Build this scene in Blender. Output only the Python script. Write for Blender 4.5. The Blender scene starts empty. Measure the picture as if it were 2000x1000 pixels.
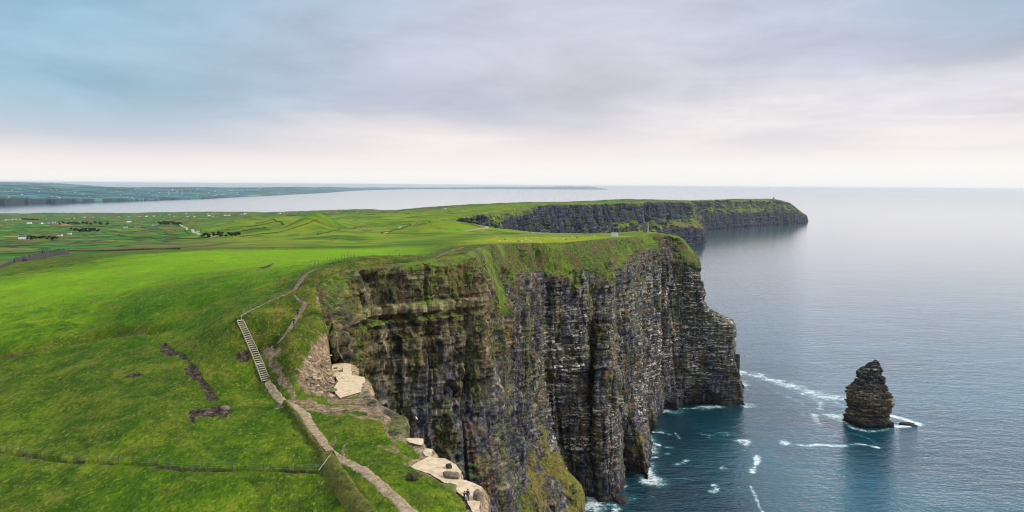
import bpy, bmesh, math, random
import numpy as np
from mathutils import Vector, Matrix

random.seed(7)
C = bpy.context.scene.collection
SC = bpy.context.scene

# ------------------------------------------------------------------ camera
F_PX, CX, CY = 1334.0, 1000.0, 500.0
CAM_H = 236.0
PITCH = math.radians(5.9)
ROLL = math.radians(0.4)
_F = np.array([0, math.cos(PITCH), -math.sin(PITCH)])
_U = np.array([0, math.sin(PITCH), math.cos(PITCH)])
_R = np.array([1.0, 0, 0])
R_ = _R * math.cos(ROLL) + _U * math.sin(ROLL)
U_ = -_R * math.sin(ROLL) + _U * math.cos(ROLL)


def ray(px, py):
    return _F + (px - CX) / F_PX * R_ + (CY - py) / F_PX * U_


def at_depth(px, py, d):
    r = ray(px, py)
    return np.array([0, 0, CAM_H]) + r * (d / r[1])


def at_height(px, py, z):
    r = ray(px, py)
    return np.array([0, 0, CAM_H]) + r * ((z - CAM_H) / r[2])


def base_at(px, d, z):
    """point at height z and depth d in the vertical plane seen near column px"""
    py = CY
    for _ in range(6):
        p = at_depth(px, py, d)
        py += (p[2] - z) / d * F_PX
    return at_depth(px, py, d)


cam_data = bpy.data.cameras.new('camera')
cam = bpy.data.objects.new('camera', cam_data)
C.objects.link(cam)
cam_data.sensor_width = 36
cam_data.lens = 36 * F_PX / 2000
cam_data.clip_start = 0.5
cam_data.clip_end = 200000
m = Matrix.Identity(4)
for i in range(3):
    m[i][0], m[i][1], m[i][2] = R_[i], U_[i], -_F[i]
m[2][3] = CAM_H
cam.matrix_world = m
SC.camera = cam

# ------------------------------------------------------------------ noise (numpy)


def _hash(ix, iy, iz, seed):
    h = (ix.astype(np.int64) * 374761393 + iy.astype(np.int64) * 668265263
         + iz.astype(np.int64) * 2147483647 + seed * 1274126177) & 0xFFFFFFFF
    h = ((h ^ (h >> 13)) * 1274126177) & 0xFFFFFFFF
    h = ((h ^ (h >> 16)) * 2246822519) & 0xFFFFFFFF
    return ((h ^ (h >> 15)) & 0xFFFFFF).astype(np.float64) / 0xFFFFFF


def vnoise(x, y, z=None, seed=0):
    """value noise in -1..1"""
    x = np.asarray(x, float); y = np.asarray(y, float)
    xi = np.floor(x); yi = np.floor(y)
    fx = x - xi; fy = y - yi
    fx = fx * fx * fx * (fx * (fx * 6 - 15) + 10)
    fy = fy * fy * fy * (fy * (fy * 6 - 15) + 10)
    if z is None:
        zi = np.zeros_like(xi)
        a = _hash(xi, yi, zi, seed); b = _hash(xi + 1, yi, zi, seed)
        c = _hash(xi, yi + 1, zi, seed); d = _hash(xi + 1, yi + 1, zi, seed)
        v = (a + (b - a) * fx) * (1 - fy) + (c + (d - c) * fx) * fy
        return v * 2 - 1
    z = np.asarray(z, float)
    zi = np.floor(z); fz = z - zi
    fz = fz * fz * fz * (fz * (fz * 6 - 15) + 10)
    out = 0
    for k, w in ((0, 1 - fz), (1, fz)):
        a = _hash(xi, yi, zi + k, seed); b = _hash(xi + 1, yi, zi + k, seed)
        c = _hash(xi, yi + 1, zi + k, seed); d = _hash(xi + 1, yi + 1, zi + k, seed)
        out = out + w * ((a + (b - a) * fx) * (1 - fy) + (c + (d - c) * fx) * fy)
    return out * 2 - 1


def fbm(x, y, z=None, octaves=4, seed=0, gain=0.5, lac=2.03):
    s, a, t = 0, 1.0, 0
    for k in range(octaves):
        f = lac ** k
        s = s + a * vnoise(x * f + 17.3 * k, y * f - 9.1 * k, None if z is None else z * f + 3.7 * k, seed + k)
        t += a
        a *= gain
    return s / t


def smooth(x, a, b):
    t = np.clip((x - a) / (b - a), 0, 1)
    return t * t * (3 - 2 * t)


def seg_dist(x, y, pts, closed=False):
    """distance from points to a polyline, plus fraction along it"""
    pts = np.asarray(pts, float)
    if closed:
        pts = np.vstack([pts, pts[:1]])
    best = np.full(x.shape, 1e18)
    for (ax, ay), (bx, by) in zip(pts[:-1, :2], pts[1:, :2]):
        dx, dy = bx - ax, by - ay
        L = dx * dx + dy * dy + 1e-12
        t = np.clip(((x - ax) * dx + (y - ay) * dy) / L, 0, 1)
        d = (x - ax - t * dx) ** 2 + (y - ay - t * dy) ** 2
        np.minimum(best, d, out=best)
    return np.sqrt(best)


def inside(x, y, pts):
    pts = np.asarray(pts, float)
    r = np.zeros(x.shape, bool)
    n = len(pts)
    for i in range(n):
        ax, ay = pts[i][:2]; bx, by = pts[(i + 1) % n][:2]
        if ay == by:
            continue
        c = ((ay > y) != (by > y)) & (x < (bx - ax) * (y - ay) / (by - ay) + ax)
        r ^= c
    return r


def sdist(x, y, pts):
    """signed distance, negative inside"""
    d = seg_dist(x, y, pts, True)
    return np.where(inside(x, y, pts), -d, d)


# ------------------------------------------------------------------ mesh helpers


def grid_mesh(name, P, attrs=None, mat=None, keep=None, smooth_shade=True, flip=False):
    """P: (rows, cols, 3) array -> quad grid object"""
    nr, nc = P.shape[:2]
    idx = np.arange(nr * nc).reshape(nr, nc)
    q = np.stack([idx[:-1, :-1], idx[:-1, 1:], idx[1:, 1:], idx[1:, :-1]], -1).reshape(-1, 4)
    if flip:
        q = q[:, ::-1]
    if keep is not None:
        q = q[keep.reshape(-1)]
    V = P.reshape(-1, 3)
    used = np.unique(q)
    remap = np.full(len(V), -1, np.int64)
    remap[used] = np.arange(len(used))
    V = V[used]
    q = remap[q]
    me = bpy.data.meshes.new(name)
    me.vertices.add(len(V))
    me.vertices.foreach_set('co', V.astype(np.float32).ravel())
    me.loops.add(q.size)
    me.loops.foreach_set('vertex_index', q.astype(np.int32).ravel())
    me.polygons.add(len(q))
    me.polygons.foreach_set('loop_start', np.arange(0, q.size, 4, dtype=np.int32))
    if smooth_shade:
        me.polygons.foreach_set('use_smooth', np.ones(len(q), bool))
    me.update(calc_edges=True)
    for an, av in (attrs or {}).items():
        av = np.asarray(av, np.float32)
        if av.ndim == 3:
            at = me.attributes.new(an, 'FLOAT_COLOR', 'POINT')
            at.data.foreach_set('color', av.reshape(-1, 4)[used].ravel())
        else:
            at = me.attributes.new(an, 'FLOAT', 'POINT')
            at.data.foreach_set('value', av.reshape(-1)[used].ravel())
    if mat:
        me.materials.append(mat)
    o = bpy.data.objects.new(name, me)
    C.objects.link(o)
    return o


def link_bm(name, bm, mat, parent=None, smooth_shade=False, loc=None):
    bmesh.ops.recalc_face_normals(bm, faces=bm.faces[:])
    me = bpy.data.meshes.new(name)
    bm.to_mesh(me)
    bm.free()
    if smooth_shade:
        for p in me.polygons:
            p.use_smooth = True
    me.materials.append(mat)
    o = bpy.data.objects.new(name, me)
    C.objects.link(o)
    if parent:
        o.parent = parent
    if loc is not None:
        o.location = loc
    return o


def thing(name, label, cat, loc=(0, 0, 0), rotz=0, group=None):
    o = bpy.data.objects.new(name, None)
    o.empty_display_size = 0.5
    C.objects.link(o)
    o.location = loc
    o.rotation_euler = (0, 0, rotz)
    return tag(o, label, cat, group)


def tag(o, label, cat, group=None):
    o['label'] = label
    o['category'] = cat
    if group:
        o['group'] = group
    return o


def struct(o):
    o['kind'] = 'structure'
    return o


def copy_thing(root, loc, rotz=0, scale=1.0, label=None):
    r = root.copy()
    C.objects.link(r)
    r.location = loc
    r.rotation_euler = (0, 0, rotz)
    r.scale = (scale,) * 3
    if label:
        r['label'] = label
    for ch in root.children:
        c = ch.copy()
        C.objects.link(c)
        c.parent = r
        for g in ch.children:
            d = g.copy()
            C.objects.link(d)
            d.parent = c
    return r


def bm_box(bm, x0, x1, y0, y1, z0, z1, mtx=None):
    co = [(x0, y0, z0), (x1, y0, z0), (x1, y1, z0), (x0, y1, z0),
          (x0, y0, z1), (x1, y0, z1), (x1, y1, z1), (x0, y1, z1)]
    vs = [bm.verts.new(mtx @ Vector(c) if mtx else c) for c in co]
    for f in ((0, 3, 2, 1), (4, 5, 6, 7), (0, 1, 5, 4), (1, 2, 6, 5), (2, 3, 7, 6), (3, 0, 4, 7)):
        bm.faces.new([vs[i] for i in f])
    return vs


def bm_tube(bm, pts, radii, seg=8, cap=True):
    """swept round tube along pts"""
    rings = []
    pts = [Vector(p) for p in pts]
    for i, p in enumerate(pts):
        t = (pts[min(i + 1, len(pts) - 1)] - pts[max(i - 1, 0)]).normalized()
        a = Vector((0, 0, 1)) if abs(t.z) < 0.9 else Vector((1, 0, 0))
        u = t.cross(a).normalized()
        v = t.cross(u).normalized()
        r = radii[i] if hasattr(radii, '__len__') else radii
        rings.append([bm.verts.new(p + (u * math.cos(k * 2 * math.pi / seg) + v * math.sin(k * 2 * math.pi / seg)) * r)
                      for k in range(seg)])
    for a, b in zip(rings[:-1], rings[1:]):
        for k in range(seg):
            bm.faces.new((a[k], a[(k + 1) % seg], b[(k + 1) % seg], b[k]))
    if cap:
        bm.faces.new(rings[0][::-1])
        bm.faces.new(rings[-1])
    return rings


def bm_rock(bm, cx, cy, cz, rx, ry, rz, seed=0, sub=3, rough=0.28):
    before = set(bm.verts)
    bmesh.ops.create_icosphere(bm, subdivisions=sub, radius=1.0)
    vs = [v for v in bm.verts if v not in before]
    X = np.array([v.co[:] for v in vs])
    n = fbm(X[:, 0] * 1.3 + seed * 7.1, X[:, 1] * 1.3, X[:, 2] * 1.3, 3, seed)
    n2 = np.round(vnoise(X[:, 0] * 2.2 + seed, X[:, 1] * 2.2, X[:, 2] * 2.2, seed + 9) * 2) / 2
    k = 1 + rough * n + rough * 0.5 * n2
    X = X * k[:, None]
    X[:, 2] = np.clip(X[:, 2], -0.55, 0.8)
    for v, p in zip(vs, X):
        v.co = (cx + p[0] * rx, cy + p[1] * ry, cz + p[2] * rz)


# ------------------------------------------------------------------ node helpers


class NT:
    def __init__(self, name):
        self.m = bpy.data.materials.new(name)
        self.m.use_nodes = True
        self.t = self.m.node_tree
        self.t.nodes.clear()
        self.out = self.t.nodes.new('ShaderNodeOutputMaterial')

    def n(self, typ, ins=None, **kw):
        nd = self.t.nodes.new('ShaderNode' + typ)
        for k, v in kw.items():
            setattr(nd, k, v)
        for k, v in (ins or {}).items():
            s = nd.inputs[k]
            if isinstance(v, bpy.types.NodeSocket):
                self.t.links.new(v, s)
            else:
                s.default_value = v
        return nd

    def noise(self, vec, scale, detail=4, rough=0.55, dist=0.0, lac=2.0):
        return self.n('TexNoise', {'Vector': vec, 'Scale': scale, 'Detail': detail, 'Roughness': rough,
                                   'Distortion': dist, 'Lacunarity': lac}).outputs['Fac']

    def ramp(self, fac, stops, interp='LINEAR'):
        nd = self.n('ValToRGB', {'Fac': fac})
        cr = nd.color_ramp
        cr.interpolation = interp
        while len(cr.elements) > 1:
            cr.elements.remove(cr.elements[-1])
        for i, (p, c) in enumerate(stops):
            e = cr.elements[0] if i == 0 else cr.elements.new(p)
            e.position = p
            e.color = tuple(c) + (1,) if len(c) == 3 else c
        return nd.outputs['Color']

    def mix(self, f, a, b, mode='MIX'):
        nd = self.n('Mix', data_type='RGBA', blend_type=mode)
        for s, v in ((nd.inputs[0], f), (nd.inputs[6], a), (nd.inputs[7], b)):
            if isinstance(v, bpy.types.NodeSocket):
                self.t.links.new(v, s)
            else:
                s.default_value = v if not (isinstance(v, tuple) and len(v) == 3) else v + (1,)
        return nd.outputs[2]

    def math(self, op, a, b=None, c=None, clamp=False):
        nd = self.n('Math', operation=op, use_clamp=clamp)
        for s, v in zip(nd.inputs, (a, b, c)):
            if v is None:
                continue
            if isinstance(v, bpy.types.NodeSocket):
                self.t.links.new(v, s)
            else:
                s.default_value = v
        return nd.outputs[0]

    def step(self, v, a, b, smoothstep=True):
        nd = self.n('MapRange', {'Value': v, 'From Min': a, 'From Max': b}, clamp=True)
        nd.interpolation_type = 'SMOOTHSTEP' if smoothstep else 'LINEAR'
        return nd.outputs[0]

    def vec(self, src, scale=(1, 1, 1), rot=(0, 0, 0), loc=(0, 0, 0)):
        return self.n('Mapping', {'Vector': src, 'Scale': scale, 'Rotation': rot, 'Location': loc}).outputs[0]

    def pos(self):
        return self.n('NewGeometry').outputs['Position']

    def attr(self, name):
        return self.n('Attribute', attribute_name=name)

    def bsdf(self, color, rough=0.9, bump=None, strength=0.5, dist=0.1, spec=0.2, **extra):
        b = self.n('BsdfPrincipled', {'Roughness': rough, 'Specular IOR Level': spec})
        if isinstance(color, bpy.types.NodeSocket):
            self.t.links.new(color, b.inputs['Base Color'])
        else:
            b.inputs['Base Color'].default_value = tuple(color) + (1,)
        if bump is not None:
            bn = self.n('Bump', {'Height': bump, 'Strength': strength, 'Distance': dist})
            self.t.links.new(bn.outputs[0], b.inputs['Normal'])
        for k, v in extra.items():
            if isinstance(v, bpy.types.NodeSocket):
                self.t.links.new(v, b.inputs[k])
            else:
                b.inputs[k].default_value = v
        self.t.links.new(b.outputs[0], self.out.inputs['Surface'])
        return self.m


def simple_mat(name, col, rough=0.85, var=0.25, scale=3.0, bump=0.3, dist=0.03):
    t = NT(name)
    p = t.n('TexCoord').outputs['Object']
    f = t.noise(p, scale, 5, 0.6)
    c = t.ramp(f, [(0.3, tuple(v * (1 - var) for v in col)), (0.7, tuple(min(1, v * (1 + var)) for v in col))])
    return t.bsdf(c, rough, f, bump, dist)
# ------------------------------------------------------------------ the cliff line as ribs (rim -> sea), near to far
def D(px, py, d, g=0.0):
    return tuple(at_depth(px, py, d)) + (g,)


def Z(px, py, z, g=0.0):
    return tuple(at_height(px, py, z)) + (g,)


def B(px, d, g=0.0, z=-8.0):
    return tuple(base_at(px, d, z)) + (g,)


def drop(p, out, g=0.0):
    return ('drop', p, out)


RIBS = []      # each: dict(pts=[...] or rim only, gua=guano weight, tan=band weight)


def rib(pts, gua=0.0, tan=0.0, slab=0.0, lean=7.0):
    RIBS.append(dict(pts=pts, gua=gua, tan=tan, slab=slab, lean=lean))


for px, py, z in ((1010, 1150, 189.6), (960, 1060, 190), (936, 1000, 190), (941, 966, 190), (940, 950, 190), (901, 936, 190),
                  (900, 922, 190), (891, 907, 190), (869, 895, 190), (842, 892, 190), (845, 877, 190),
                  (830, 875, 190), (826, 858, 190), (788, 856, 190.2), (778, 845, 190.6), (786, 822, 190.8),
                  (782, 812, 191), (760, 800, 191), (737, 787, 191), (718, 762, 190.2), (711, 737, 190),
                  (687, 733, 190), (686, 711, 190), (668, 709, 190)):
    rib([Z(px, py, z)], slab=1.0)
    RIBS[-1]['pale'] = 1.0 if (py > 857 or 705 < py < 765) else .12
# overhung corner and the long wall that faces the sea
rib([Z(664, 690, 192), B(676, 176)], slab=.3)
rib([Z(657, 655, 197.5, .2), D(668, 664, 181), B(684, 180)], lean=3)
rib([Z(641, 605, 203, .5), D(655, 640, 186), D(668, 680, 186), B(684, 184)], tan=.6)
rib([Z(634, 566, 207, .6), D(650, 590, 190), D(664, 640, 189), B(684, 187)], tan=.8)
rib([Z(648, 540, 209.6, .8), D(655, 552, 196), D(672, 640, 194), B(692, 189)], tan=1)
rib([D(690, 524, 206, 1), D(692, 535, 203, .3), D(700, 650, 200), D(702, 800, 198), B(706, 193)], tan=1)
rib([D(740, 519, 212, 1), D(742, 531, 209, .3), D(746, 650, 206), D(748, 800, 203), B(752, 198)], tan=1)
rib([D(800, 515, 218, 1), D(802, 529, 214, .3), D(806, 650, 211), D(808, 800, 208), B(812, 202)], tan=1)
rib([D(850, 510, 224, 1), D(852, 526, 220, .3), D(857, 650, 217), D(860, 800, 213), B(866, 206)], tan=1)
rib([D(896, 501, 231, 1), D(902, 515, 228, .2), D(905, 640, 225), D(912, 800, 219), D(925, 930, 212), B(945, 204)], tan=1)
rib([D(917, 497, 235, 1), D(922, 512, 230, .1), D(932, 640, 227), D(943, 760, 223), D(952, 900, 217), D(966, 1000, 210), B(985, 203)], tan=.7)
rib([D(925, 491, 258, 1), D(930, 520, 250, .9), D(945, 590, 248, .3), D(955, 700, 245), D(975, 850, 238), D(1000, 1000, 228, .3), B(1030, 215, .5)], tan=.3)
rib([D(934, 485, 315, 1), D(940, 512, 300, 1), D(967, 594, 290, .9), D(972, 640, 288), D(985, 850, 284, .0), D(1010, 950, 275, .7), B(1070, 255, .9)])
rib([D(956, 479, 385, 1), D(955, 512, 352, .9), D(977, 565, 342, .5), D(980, 700, 340), D(990, 850, 338), D(1005, 925, 330, .5), D(1045, 975, 318, .9), B(1080, 305, .5)])
rib([D(966, 478, 400, 1), D(964, 515, 372, .9), D(986, 560, 372, .4), D(988, 700, 386), D(996, 850, 386), D(1008, 925, 366, .8), B(1068, 330, .6)])
rib([D(985, 477, 430, 1), D(985, 522, 398, .8), D(1000, 552, 384, .3), D(1000, 700, 378), D(1002, 850, 376), D(1013, 918, 368, .6), D(1050, 965, 356, .9), B(1085, 345, .5)])
rib([D(996, 477, 442, 1), D(996, 520, 420, .8), D(1010, 548, 420, .2), D(1012, 700, 424), D(1016, 850, 424), D(1030, 922, 410, .9), D(1064, 968, 390, .9), B(1095, 375, .3)])
rib([D(1018, 476, 462, 1), D(1015, 520, 446, .9), D(1028, 545, 432, .2), D(1033, 700, 430), D(1040, 860, 428), D(1058, 930, 414, .8), D(1085, 975, 398, .2), B(1110, 385, 0)])
rib([D(1042, 476, 483, 1), D(1042, 520, 471, .9), D(1049, 548, 460, .1), D(1050, 700, 452), D(1055, 830, 448), D(1073, 893, 447, .35), D(1108, 925, 433, .95), D(1140, 958, 425, .5), B(1147, 421)], gua=.2)
rib([D(1058, 476, 494, 1), D(1056, 525, 490, .9), D(1060, 556, 494, .1), D(1064, 750, 500), D(1074, 890, 503), B(1095, 502)], gua=.8)
rib([D(1102, 475, 525, 1), D(1100, 500, 515, 1), D(1104, 545, 506, .5), D(1110, 620, 503), D(1112, 750, 502), D(1118, 870, 500), B(1135, 497)], gua=1)
rib([D(1136, 472, 552, 1), D(1134, 495, 531, 1), D(1138, 540, 511, .6), D(1144, 620, 506), D(1148, 750, 506), D(1154, 870, 504), B(1166, 501)], gua=1)
rib([D(1148, 471, 564, 1), D(1150, 497, 543, 1), D(1154, 540, 519, .6), D(1156, 620, 516), D(1158, 720, 526), D(1161, 870, 526), B(1168, 524)], gua=.3)
rib([D(1156, 470, 573, 1), D(1160, 498, 548, 1), D(1166, 540, 520, .6), D(1162, 620, 512), D(1162, 700, 506, .4), D(1161, 735, 495, .2), D(1166, 870, 492), B(1178, 490)], gua=.6)
rib([D(1172, 469, 590, 1), D(1180, 500, 560, 1), D(1186, 538, 530, .6), D(1180, 620, 515), D(1184, 700, 508, .5), D(1190, 735, 497, .2), D(1196, 870, 494), B(1204, 492)], gua=.6)
rib([D(1180, 468, 598, 1), D(1188, 498, 570, 1), D(1194, 536, 540, .6), D(1190, 620, 524), D(1196, 705, 515, .4), D(1204, 740, 505), D(1207, 870, 502), B(1211, 500)], gua=.3)
rib([D(1190, 467, 610, 1), D(1196, 496, 585, 1), D(1200, 530, 562, .5), D(1200, 620, 560), D(1206, 750, 566), B(1216, 566)], gua=.3)
rib([D(1200, 466, 622, 1), D(1204, 495, 600, 1), D(1208, 525, 580, .5), D(1208, 620, 570), D(1212, 750, 565), B(1222, 550)], gua=.5)
rib([D(1222, 464, 650, 1), D(1226, 490, 630, .9), D(1230, 520, 612, .3), D(1234, 600, 598), D(1238, 780, 575), D(1247, 840, 556), D(1263, 890, 538, .5), D(1271, 935, 528), B(1273, 526)], gua=.6)
rib([D(1248, 461, 686, 1), D(1250, 485, 668, .5), D(1252, 520, 655, .1), D(1256, 600, 648), D(1258, 800, 645), B(1262, 640)], gua=.8)
rib([D(1264, 458, 704, 1), D(1266, 480, 690, .3), D(1268, 515, 680, .1), D(1270, 600, 672), D(1271, 760, 662), D(1279, 800, 652), B(1286, 646)], gua=.8)
rib([D(1280, 456, 718, 1), D(1284, 475, 706, .3), D(1287, 512, 698, .1), D(1288, 600, 694), D(1287, 720, 694), B(1289, 696)], gua=1)
rib([D(1305, 457, 732, 1), D(1310, 476, 722, .5), D(1315, 512, 708, .1), D(1320, 600, 706), D(1326, 700, 707), B(1336, 708)], gua=1)
rib([D(1328, 462, 738, 1), D(1338, 482, 727, 1), D(1346, 512, 712, .6), D(1350, 545, 709), D(1352, 600, 709), D(1365, 680, 712), B(1396, 714)], gua=1)
rib([D(1337, 474, 742, 1), D(1350, 492, 734, 1), D(1361, 514, 715, .7), D(1368, 590, 711), D(1380, 608, 711, .3), D(1424, 631, 713, .3), D(1431, 690, 715), D(1445, 760, 719), B(1454, 722)], gua=.8)
rib([D(1335, 474, 765, 1), D(1350, 490, 757, 1), D(1362, 512, 745, .7), D(1369, 590, 740), D(1381, 608, 740, .3), D(1428, 632, 740, .3), D(1433, 690, 742), D(1446, 760, 744), B(1456, 746)], gua=.5)
rib([D(1325, 466, 840, 1), D(1345, 490, 840, .7), D(1368, 590, 840), B(1440, 840)])
rib([D(1290, 457, 930, 1), D(1320, 480, 940, .5), B(1390, 950)])
rib([D(1200, 455.5, 960, 1), D(1215, 480, 985, .5), B(1230, 1020)])
rib([D(1080, 455, 985, 1), D(1085, 480, 1010, .5), B(1090, 1050)])
rib([D(1000, 452, 1010, 1), D(1000, 475, 1045, .5), B(1000, 1080)])
rib([D(950, 446, 1060, 1), D(955, 470, 1090, .5), B(960, 1110)])
N_NEAR = len(RIBS)
# the darker cliffs beyond the next bay
rib([D(905, 440, 1150, 1), D(915, 470, 1160, .3), B(930, 1170)])
rib([D(880, 424, 1240, 1), D(890, 440, 1236, .3), B(905, 1225)])
rib([D(915, 421, 1290, 1), D(918, 428, 1286, .2), B(930, 1260)])
rib([D(945, 417, 1345, .9), D(948, 424, 1342, .2), B(953, 1310)])
rib([D(949, 417.5, 1440, 1), D(952, 424, 1440, .6), B(958, 1420)])
rib([D(972, 415, 1620, 1), D(974, 421, 1615, .8), D(985, 432, 1600, .2), D(985, 455, 1590), B(990, 1570)])
rib([D(1010, 408, 1830, 1), D(1012, 418, 1815, .9), D(1014, 424, 1805, .1), D(1014, 440, 1800), B(1020, 1770)])
rib([D(1042, 400.5, 2010, 1), D(1044, 405, 2000, .7), D(1048, 410, 1990, 0), D(1050, 440, 1970, .4), B(1060, 1900, .7)])
rib([D(1075, 398.5, 2090, .8), D(1076, 402, 2084, .1), D(1080, 425, 2075), B(1088, 2040)])
rib([D(1130, 399, 2230, .8), D(1131, 403, 2225, .1), D(1133, 440, 2210), B(1138, 2160)])
rib([D(1200, 396, 2430, .8), D(1201, 400, 2425, .1), D(1204, 425, 2410), D(1210, 445, 2380, .6), B(1215, 2330, .1)])
rib([D(1270, 394, 2630, .8), D(1271, 398, 2625, .1), D(1274, 430, 2605), D(1280, 440, 2570, .6), B(1285, 2520, .1)])
rib([D(1320, 393.5, 2770, .8), D(1321, 397, 2765, .1), D(1325, 428, 2750, .2), D(1332, 440, 2710, .9), D(1336, 446, 2695, .1), B(1340, 2680)])
rib([D(1346, 393.5, 2850, .8), D(1349, 400, 2845, .3), D(1354, 426, 2830, .6), D(1365, 443, 2800, .8), D(1369, 448, 2790, .1), B(1374, 2770)])
rib([D(1350, 395, 2950, .8), D(1353, 408, 2945, .7), D(1360, 430, 2930, .8), D(1374, 447, 2900, .5), D(1376, 455, 2890), B(1377, 2890)])
rib([D(1345, 393, 3150, .8), D(1350, 405, 3150, .3), D(1352, 430, 3150, .3), B(1362, 3150)])
rib([D(1330, 392, 3500, .8), D(1335, 405, 3500, .1), B(1345, 3500)])
rib([D(1350, 391.5, 3780, .8), D(1355, 395, 3775, .2), D(1360, 420, 3740, .3), B(1368, 3680)])
rib([D(1395, 390, 3950, .8), D(1396, 394, 3940, .2), D(1400, 412, 3900, .5), D(1404, 420, 3880, .1), B(1410, 3860)])
rib([D(1430, 389.5, 4100, .8), D(1431, 396, 4090, .2), D(1434, 410, 4050, .8), D(1438, 418, 4030, .1), B(1442, 4010)])
rib([D(1470, 390, 4260, .8), D(1471, 397, 4250, .2), D(1474, 410, 4210, .8), D(1477, 418, 4200, .1), B(1480, 4180)])
rib([D(1510, 389.5, 4420, .8), D(1511, 396, 4410, .3), D(1514, 408, 4380, .7), D(1517, 415, 4360, .1), B(1520, 4340)])
rib([D(1541, 395, 4540, .8), D(1545, 402, 4530, .5), D(1550, 410, 4510, .6), D(1553, 418, 4500, .1), B(1556, 4480)])
rib([D(1560, 409.5, 4620, .7), D(1566, 417, 4610, .4), D(1574, 422, 4600, .1), B(1577, 4590)])
rib([D(1558, 409, 4750, .7), D(1566, 417, 4750, .4), D(1574, 422, 4750, .1), B(1578, 4760)])
rib([D(1530, 394, 4900, .7), D(1535, 410, 4920, .3), B(1545, 4950)])

RIM = np.array([r['pts'][0][:3] for r in RIBS])

# rest of the coast: round the last headland and back along the bay on the left
shore_px = [(1400, 5100), (1250, 5000), (1100, 4600), (980, 4400), (850, 4700), (700, 4900), (600, 5300), (480, 5600),
            (350, 5500), (200, 5250), (100, 5200), (0, 5000), (-150, 4900), (-600, 4700), (-1500, 4300)]
SHORE = np.array([[(px - CX) / F_PX * d, d, 0] for px, d in shore_px])
COAST = np.vstack([RIM, SHORE, [[-6000, 500, 0], [-6000, -3000, 0], [120, -3000, 0]]])[:, :2]

# ------------------------------------------------------------------ height field of the land
CP = []
for p in RIM:
    CP.append(tuple(p))


def cz(px, py, z):
    CP.append(tuple(at_height(px, py, z)))


def cd(px, py, d):
    CP.append(tuple(at_depth(px, py, d)))


for px, py, z in ((-150, 1100, 186), (200, 1120, 187), (500, 1120, 189), (800, 1120, 191), (-200, 1000, 186), (0, 1000, 187), (350, 1000, 188.5), (650, 1000, 190), (815, 1000, 192), (880, 1000, 191.7),
                  (905, 985, 190.9), (855, 960, 190.9), (800, 920, 190.8), (760, 900, 191.3), (700, 890, 191.2), (765, 950, 192), (10, 880, 187), (-200, 880, 185), (300, 905, 189), (640, 915, 190.3),
                  (645, 890, 190.8), (560, 860, 190.5), (300, 800, 191.5), (120, 790, 189), (450, 800, 191), (565, 790, 191),
                  (525, 745, 192), (470, 690, 196.5), (400, 720, 194.5), (640, 800, 190.6), (720, 815, 191), (760, 850, 190.8), (700, 850, 190.8),
                  (650, 775, 190.3), (640, 745, 190.4), (600, 745, 193), (560, 700, 197), (610, 690, 197), (630, 650, 199.5),
                  (468, 620, 203), (497, 670, 198.2), (540, 660, 199.5), (583, 612, 203), (560, 640, 201.5), (600, 580, 206), (610, 530, 209),
                  (300, 680, 195), (150, 740, 191), (0, 740, 189), (-200, 740, 187), (150, 655, 193.5), (0, 690, 190.5), (-200, 700, 188),
                  (140, 640, 195.5), (0, 670, 193), (350, 640, 197.5), (450, 590, 203.5), (300, 590, 201), (100, 600, 197), (-200, 620, 193),
                  (520, 560, 206.5), (450, 540, 206)):
    cz(px, py, z)
for px, py, d in ((0, 542, 300), (-250, 560, 290), (150, 518, 335), (300, 530, 280), (200, 500, 380), (400, 489, 400), (550, 485, 410), (700, 487, 400),
                  (850, 482, 400), (880, 488, 310), (780, 505, 260), (640, 510, 262), (560, 512, 275),
                  (70, 505, 430), (-200, 520, 430), (0, 500, 480), (150, 492, 500), (300, 485, 520), (0, 480, 720), (-250, 490, 600), (0, 465, 1050), (0, 450, 1700), (0, 438, 2700), (0, 428, 4300),
                  (-250, 450, 2000), (250, 478, 640), (250, 462, 1150), (250, 450, 1750), (250, 435, 2900), (250, 424, 4800), (-250, 430, 4300),
                  (420, 480, 560), (400, 465, 850), (370, 450, 1500), (330, 440, 2200), (330, 428, 3700), (330, 419, 5000),
                  (450, 450, 1100), (480, 436, 1700), (480, 425, 2700), (480, 417, 4700), (400, 425, 3300),
                  (500, 468, 680), (480, 478, 560), (560, 445, 860), (617, 429.5, 980), (660, 447, 880), (660, 455, 760), (560, 462, 740), (700, 445, 900),
                  (600, 475, 600), (720, 470, 660), (600, 432, 1400), (560, 430, 1700), (640, 424, 1900), (600, 419, 3000), (600, 414, 4600),
                  (700, 425, 1700), (720, 415, 3000), (720, 409.5, 4300), (760, 450, 860), (800, 440, 1150), (780, 430, 1500), (850, 425, 1600),
                  (820, 415, 2500), (820, 406.5, 3600), (880, 415, 1900), (905, 404, 2700), (950, 410, 1900), (960, 402.5, 2500), (1000, 401, 2300),
                  (830, 458, 730), (870, 443.5, 870), (800, 455, 760), (850, 470, 560), (760, 480, 470), (900, 460, 690), (960, 452, 830), (980, 446, 940), (930, 446, 900),
                  (950, 470, 520), (1020, 462, 640), (1100, 460, 660), (1100, 456, 800), (1200, 457, 800), (1260, 454, 840), (1040, 455, 880), (1150, 463, 640), (900, 478, 430),
                  (1200, 395, 3000), (1330, 392, 3200), (1100, 397, 2700), (1430, 389, 4400), (1510, 388.5, 4600)):
    cd(px, py, d)
for x, y, z in ((-3200, 3000, 70), (-2600, 1200, 150), (-1200, 600, 175), (-4000, 4300, 20), (-60, 20, 188), (40, 30, 190), (-300, 40, 184), (0, 3800, 110), (-700, 3600, 90), (600, 4300, 120)):
    CP.append((x, y, z))
for p in SHORE:
    CP.append((p[0], p[1], 6.0))

CP = np.array(CP)


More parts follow.
